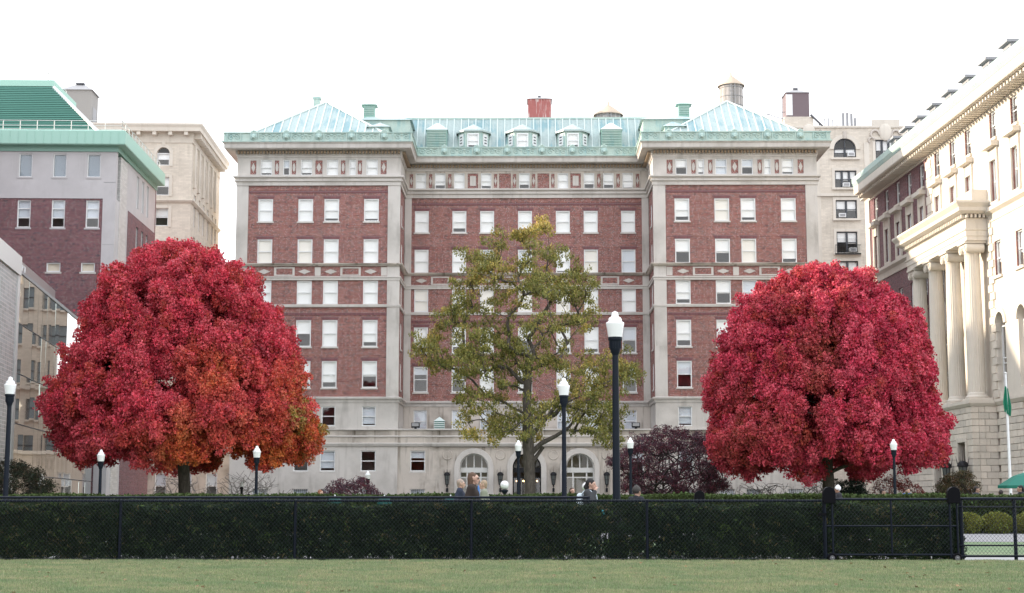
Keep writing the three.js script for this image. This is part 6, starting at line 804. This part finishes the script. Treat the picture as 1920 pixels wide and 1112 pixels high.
const walkPose = { walk: true }, phonePose = { walk: true, el: [[-0.25, 1.16, 0.12], [0.22, 1.1, -0.02]], wr: [[-0.11, 1.4, 0.16], [0.19, 1.02, 0.24]], head: [0, 0, 0.02] };
person('woman in dark brown jacket and sunglasses with shoulder-length brown hair walking past hedge', [-1.2, 0, -34.3], Math.PI / 2 - 0.12, 'walk', walkPose, { coat: [0.028, 0.018, 0.013], hair: [0.10, 0.055, 0.032], hairKind: 'bob', glasses: true, shirt: [0.09, 0.22, 0.5] }, 1.08, true);
person('dark haired person with white backpack strolling past the gap in the hedge', [1.43, 0, -35.8], Math.PI / 2 - 0.3, 'phone', phonePose, { coat: [0.035, 0.037, 0.04], hair: [0.012, 0.01, 0.01], hairKind: 'bun', scarf: [0.02, 0.02, 0.025] }, 1.01, true);
person('person in grey knitted beanie and black coat facing away behind the hedge', [2.42, 0, -34.6], Math.PI * 0.72, 'stand', {}, { coat: [0.012, 0.014, 0.02], hair: [0.045, 0.04, 0.036], hairKind: 'beanie', skin: 'b', long: true }, 0.9, true);
person('long haired person in navy jacket standing before the pale arch', [1.82, 0, -62.9], 0.5, 'stand', {}, { coat: [0.012, 0.018, 0.035], hair: [0.05, 0.028, 0.018], hairKind: 'bob' }, 1.03);
person('older bald person in navy coat behind the brown-haired woman', [-1.98, 0, -46], Math.PI / 2, 'walk', walkPose, { coat: [0.02, 0.026, 0.05], hair: [0.35, 0.27, 0.22], hairKind: 'short' }, 1.09);
person('pale haired person in light olive jacket ahead of the brown-haired woman', [-1.26, 0, -46], -Math.PI / 2, 'walk', walkPose, { coat: [0.24, 0.25, 0.19], hair: [0.34, 0.25, 0.17], hairKind: 'short' }, 1.07);
person('auburn haired person in white collar left of the purple shrub', [-8.4, 0, -63.2], Math.PI / 2, 'walk', walkPose, { coat: [0.65, 0.65, 0.66], hair: [0.22, 0.09, 0.04], hairKind: 'bob' }, 0.98);
person('person in white cap beside the rolling gate housing under the crimson maple', [11.85, 0, -59.4], -Math.PI / 2, 'walk', walkPose, { coat: [0.02, 0.02, 0.025], hair: [0.75, 0.75, 0.75], hairKind: 'beanie', skin: 'c' }, 1.05);
person('person in slate blue top under the crimson maple lamp post', [14.2, 0, -62.5], Math.PI / 2, 'stand', {}, { coat: [0.08, 0.11, 0.2], hair: [0.03, 0.02, 0.018], hairKind: 'short', skin: 'b' }, 1.0);
person('person in bright blue top far under the crimson maple', [19.0, 0, -78], 0.3, 'stand', {}, { coat: [0.03, 0.12, 0.42], hair: [0.05, 0.03, 0.02], hairKind: 'short' }, 1.1);
person('short haired person in dark jacket leaning forward near the flagpole', [17.95, 0, -62.5], Math.PI / 2, 'walk', walkPose, { coat: [0.02, 0.024, 0.035], hair: [0.02, 0.014, 0.012], hairKind: 'short', skin: 'b' }, 1.06);
person('dark haired person in brown jacket left of the flagpole', [18.95, 0, -62.5], Math.PI, 'stand', {}, { coat: [0.045, 0.04, 0.038], hair: [0.03, 0.022, 0.02], hairKind: 'short', skin: 'c' }, 0.97);
person('curly dark haired person in black jacket under the green parasol', [19.75, 0, -62.5], -Math.PI / 2, 'stand', {}, { coat: [0.015, 0.016, 0.02], hair: [0.012, 0.01, 0.01], hairKind: 'bun', skin: 'b' }, 1.08);
{ const t = thing('backpack', 'white backpack worn by the dark haired stroller', 'backpack', [1.43, 0, -35.8], Math.PI / 2 - 0.3); t.scale.setScalar(1.01); const wm = mat([0.58, 0.66, 0.72], 0.7); obj('pack', field([[V(-0.07, 1.0, -0.2), 0.085, V(-0.07, 1.3, -0.2), 0.075], [V(0.07, 1.0, -0.2), 0.085, V(0.07, 1.3, -0.2), 0.075]], V(-0.3, 0.8, -0.45), V(0.3, 1.5, 0.05), 44, 0.05), wm, t); for (const s of [-1, 1]) obj('strap', new THREE.TubeGeometry(new THREE.CatmullRomCurve3([V(s * 0.1, 1.32, -0.17), V(s * 0.12, 1.43, -0.06), V(s * 0.12, 1.42, 0.06), V(s * 0.13, 1.28, 0.14), V(s * 0.16, 1.1, 0.1), V(s * 0.13, 1.0, -0.12)]), 24, 0.018, 6), wm, t); }
{ const t = thing('water_bottle', 'turquoise water bottle carried by the backpack wearer', 'bottle', [1.74, 0.82, -35.72]); obj('body', lathe([[0, 0], [0.036, 0.005], [0.036, 0.17], [0.024, 0.2]], 14), mat([0.02, 0.36, 0.45], 0.35), t); obj('cap', cyl(0.026, 0.024, 0.2, 0.24, 0, 0, 12), M.black, t); }
renderer.render(scene, camera);
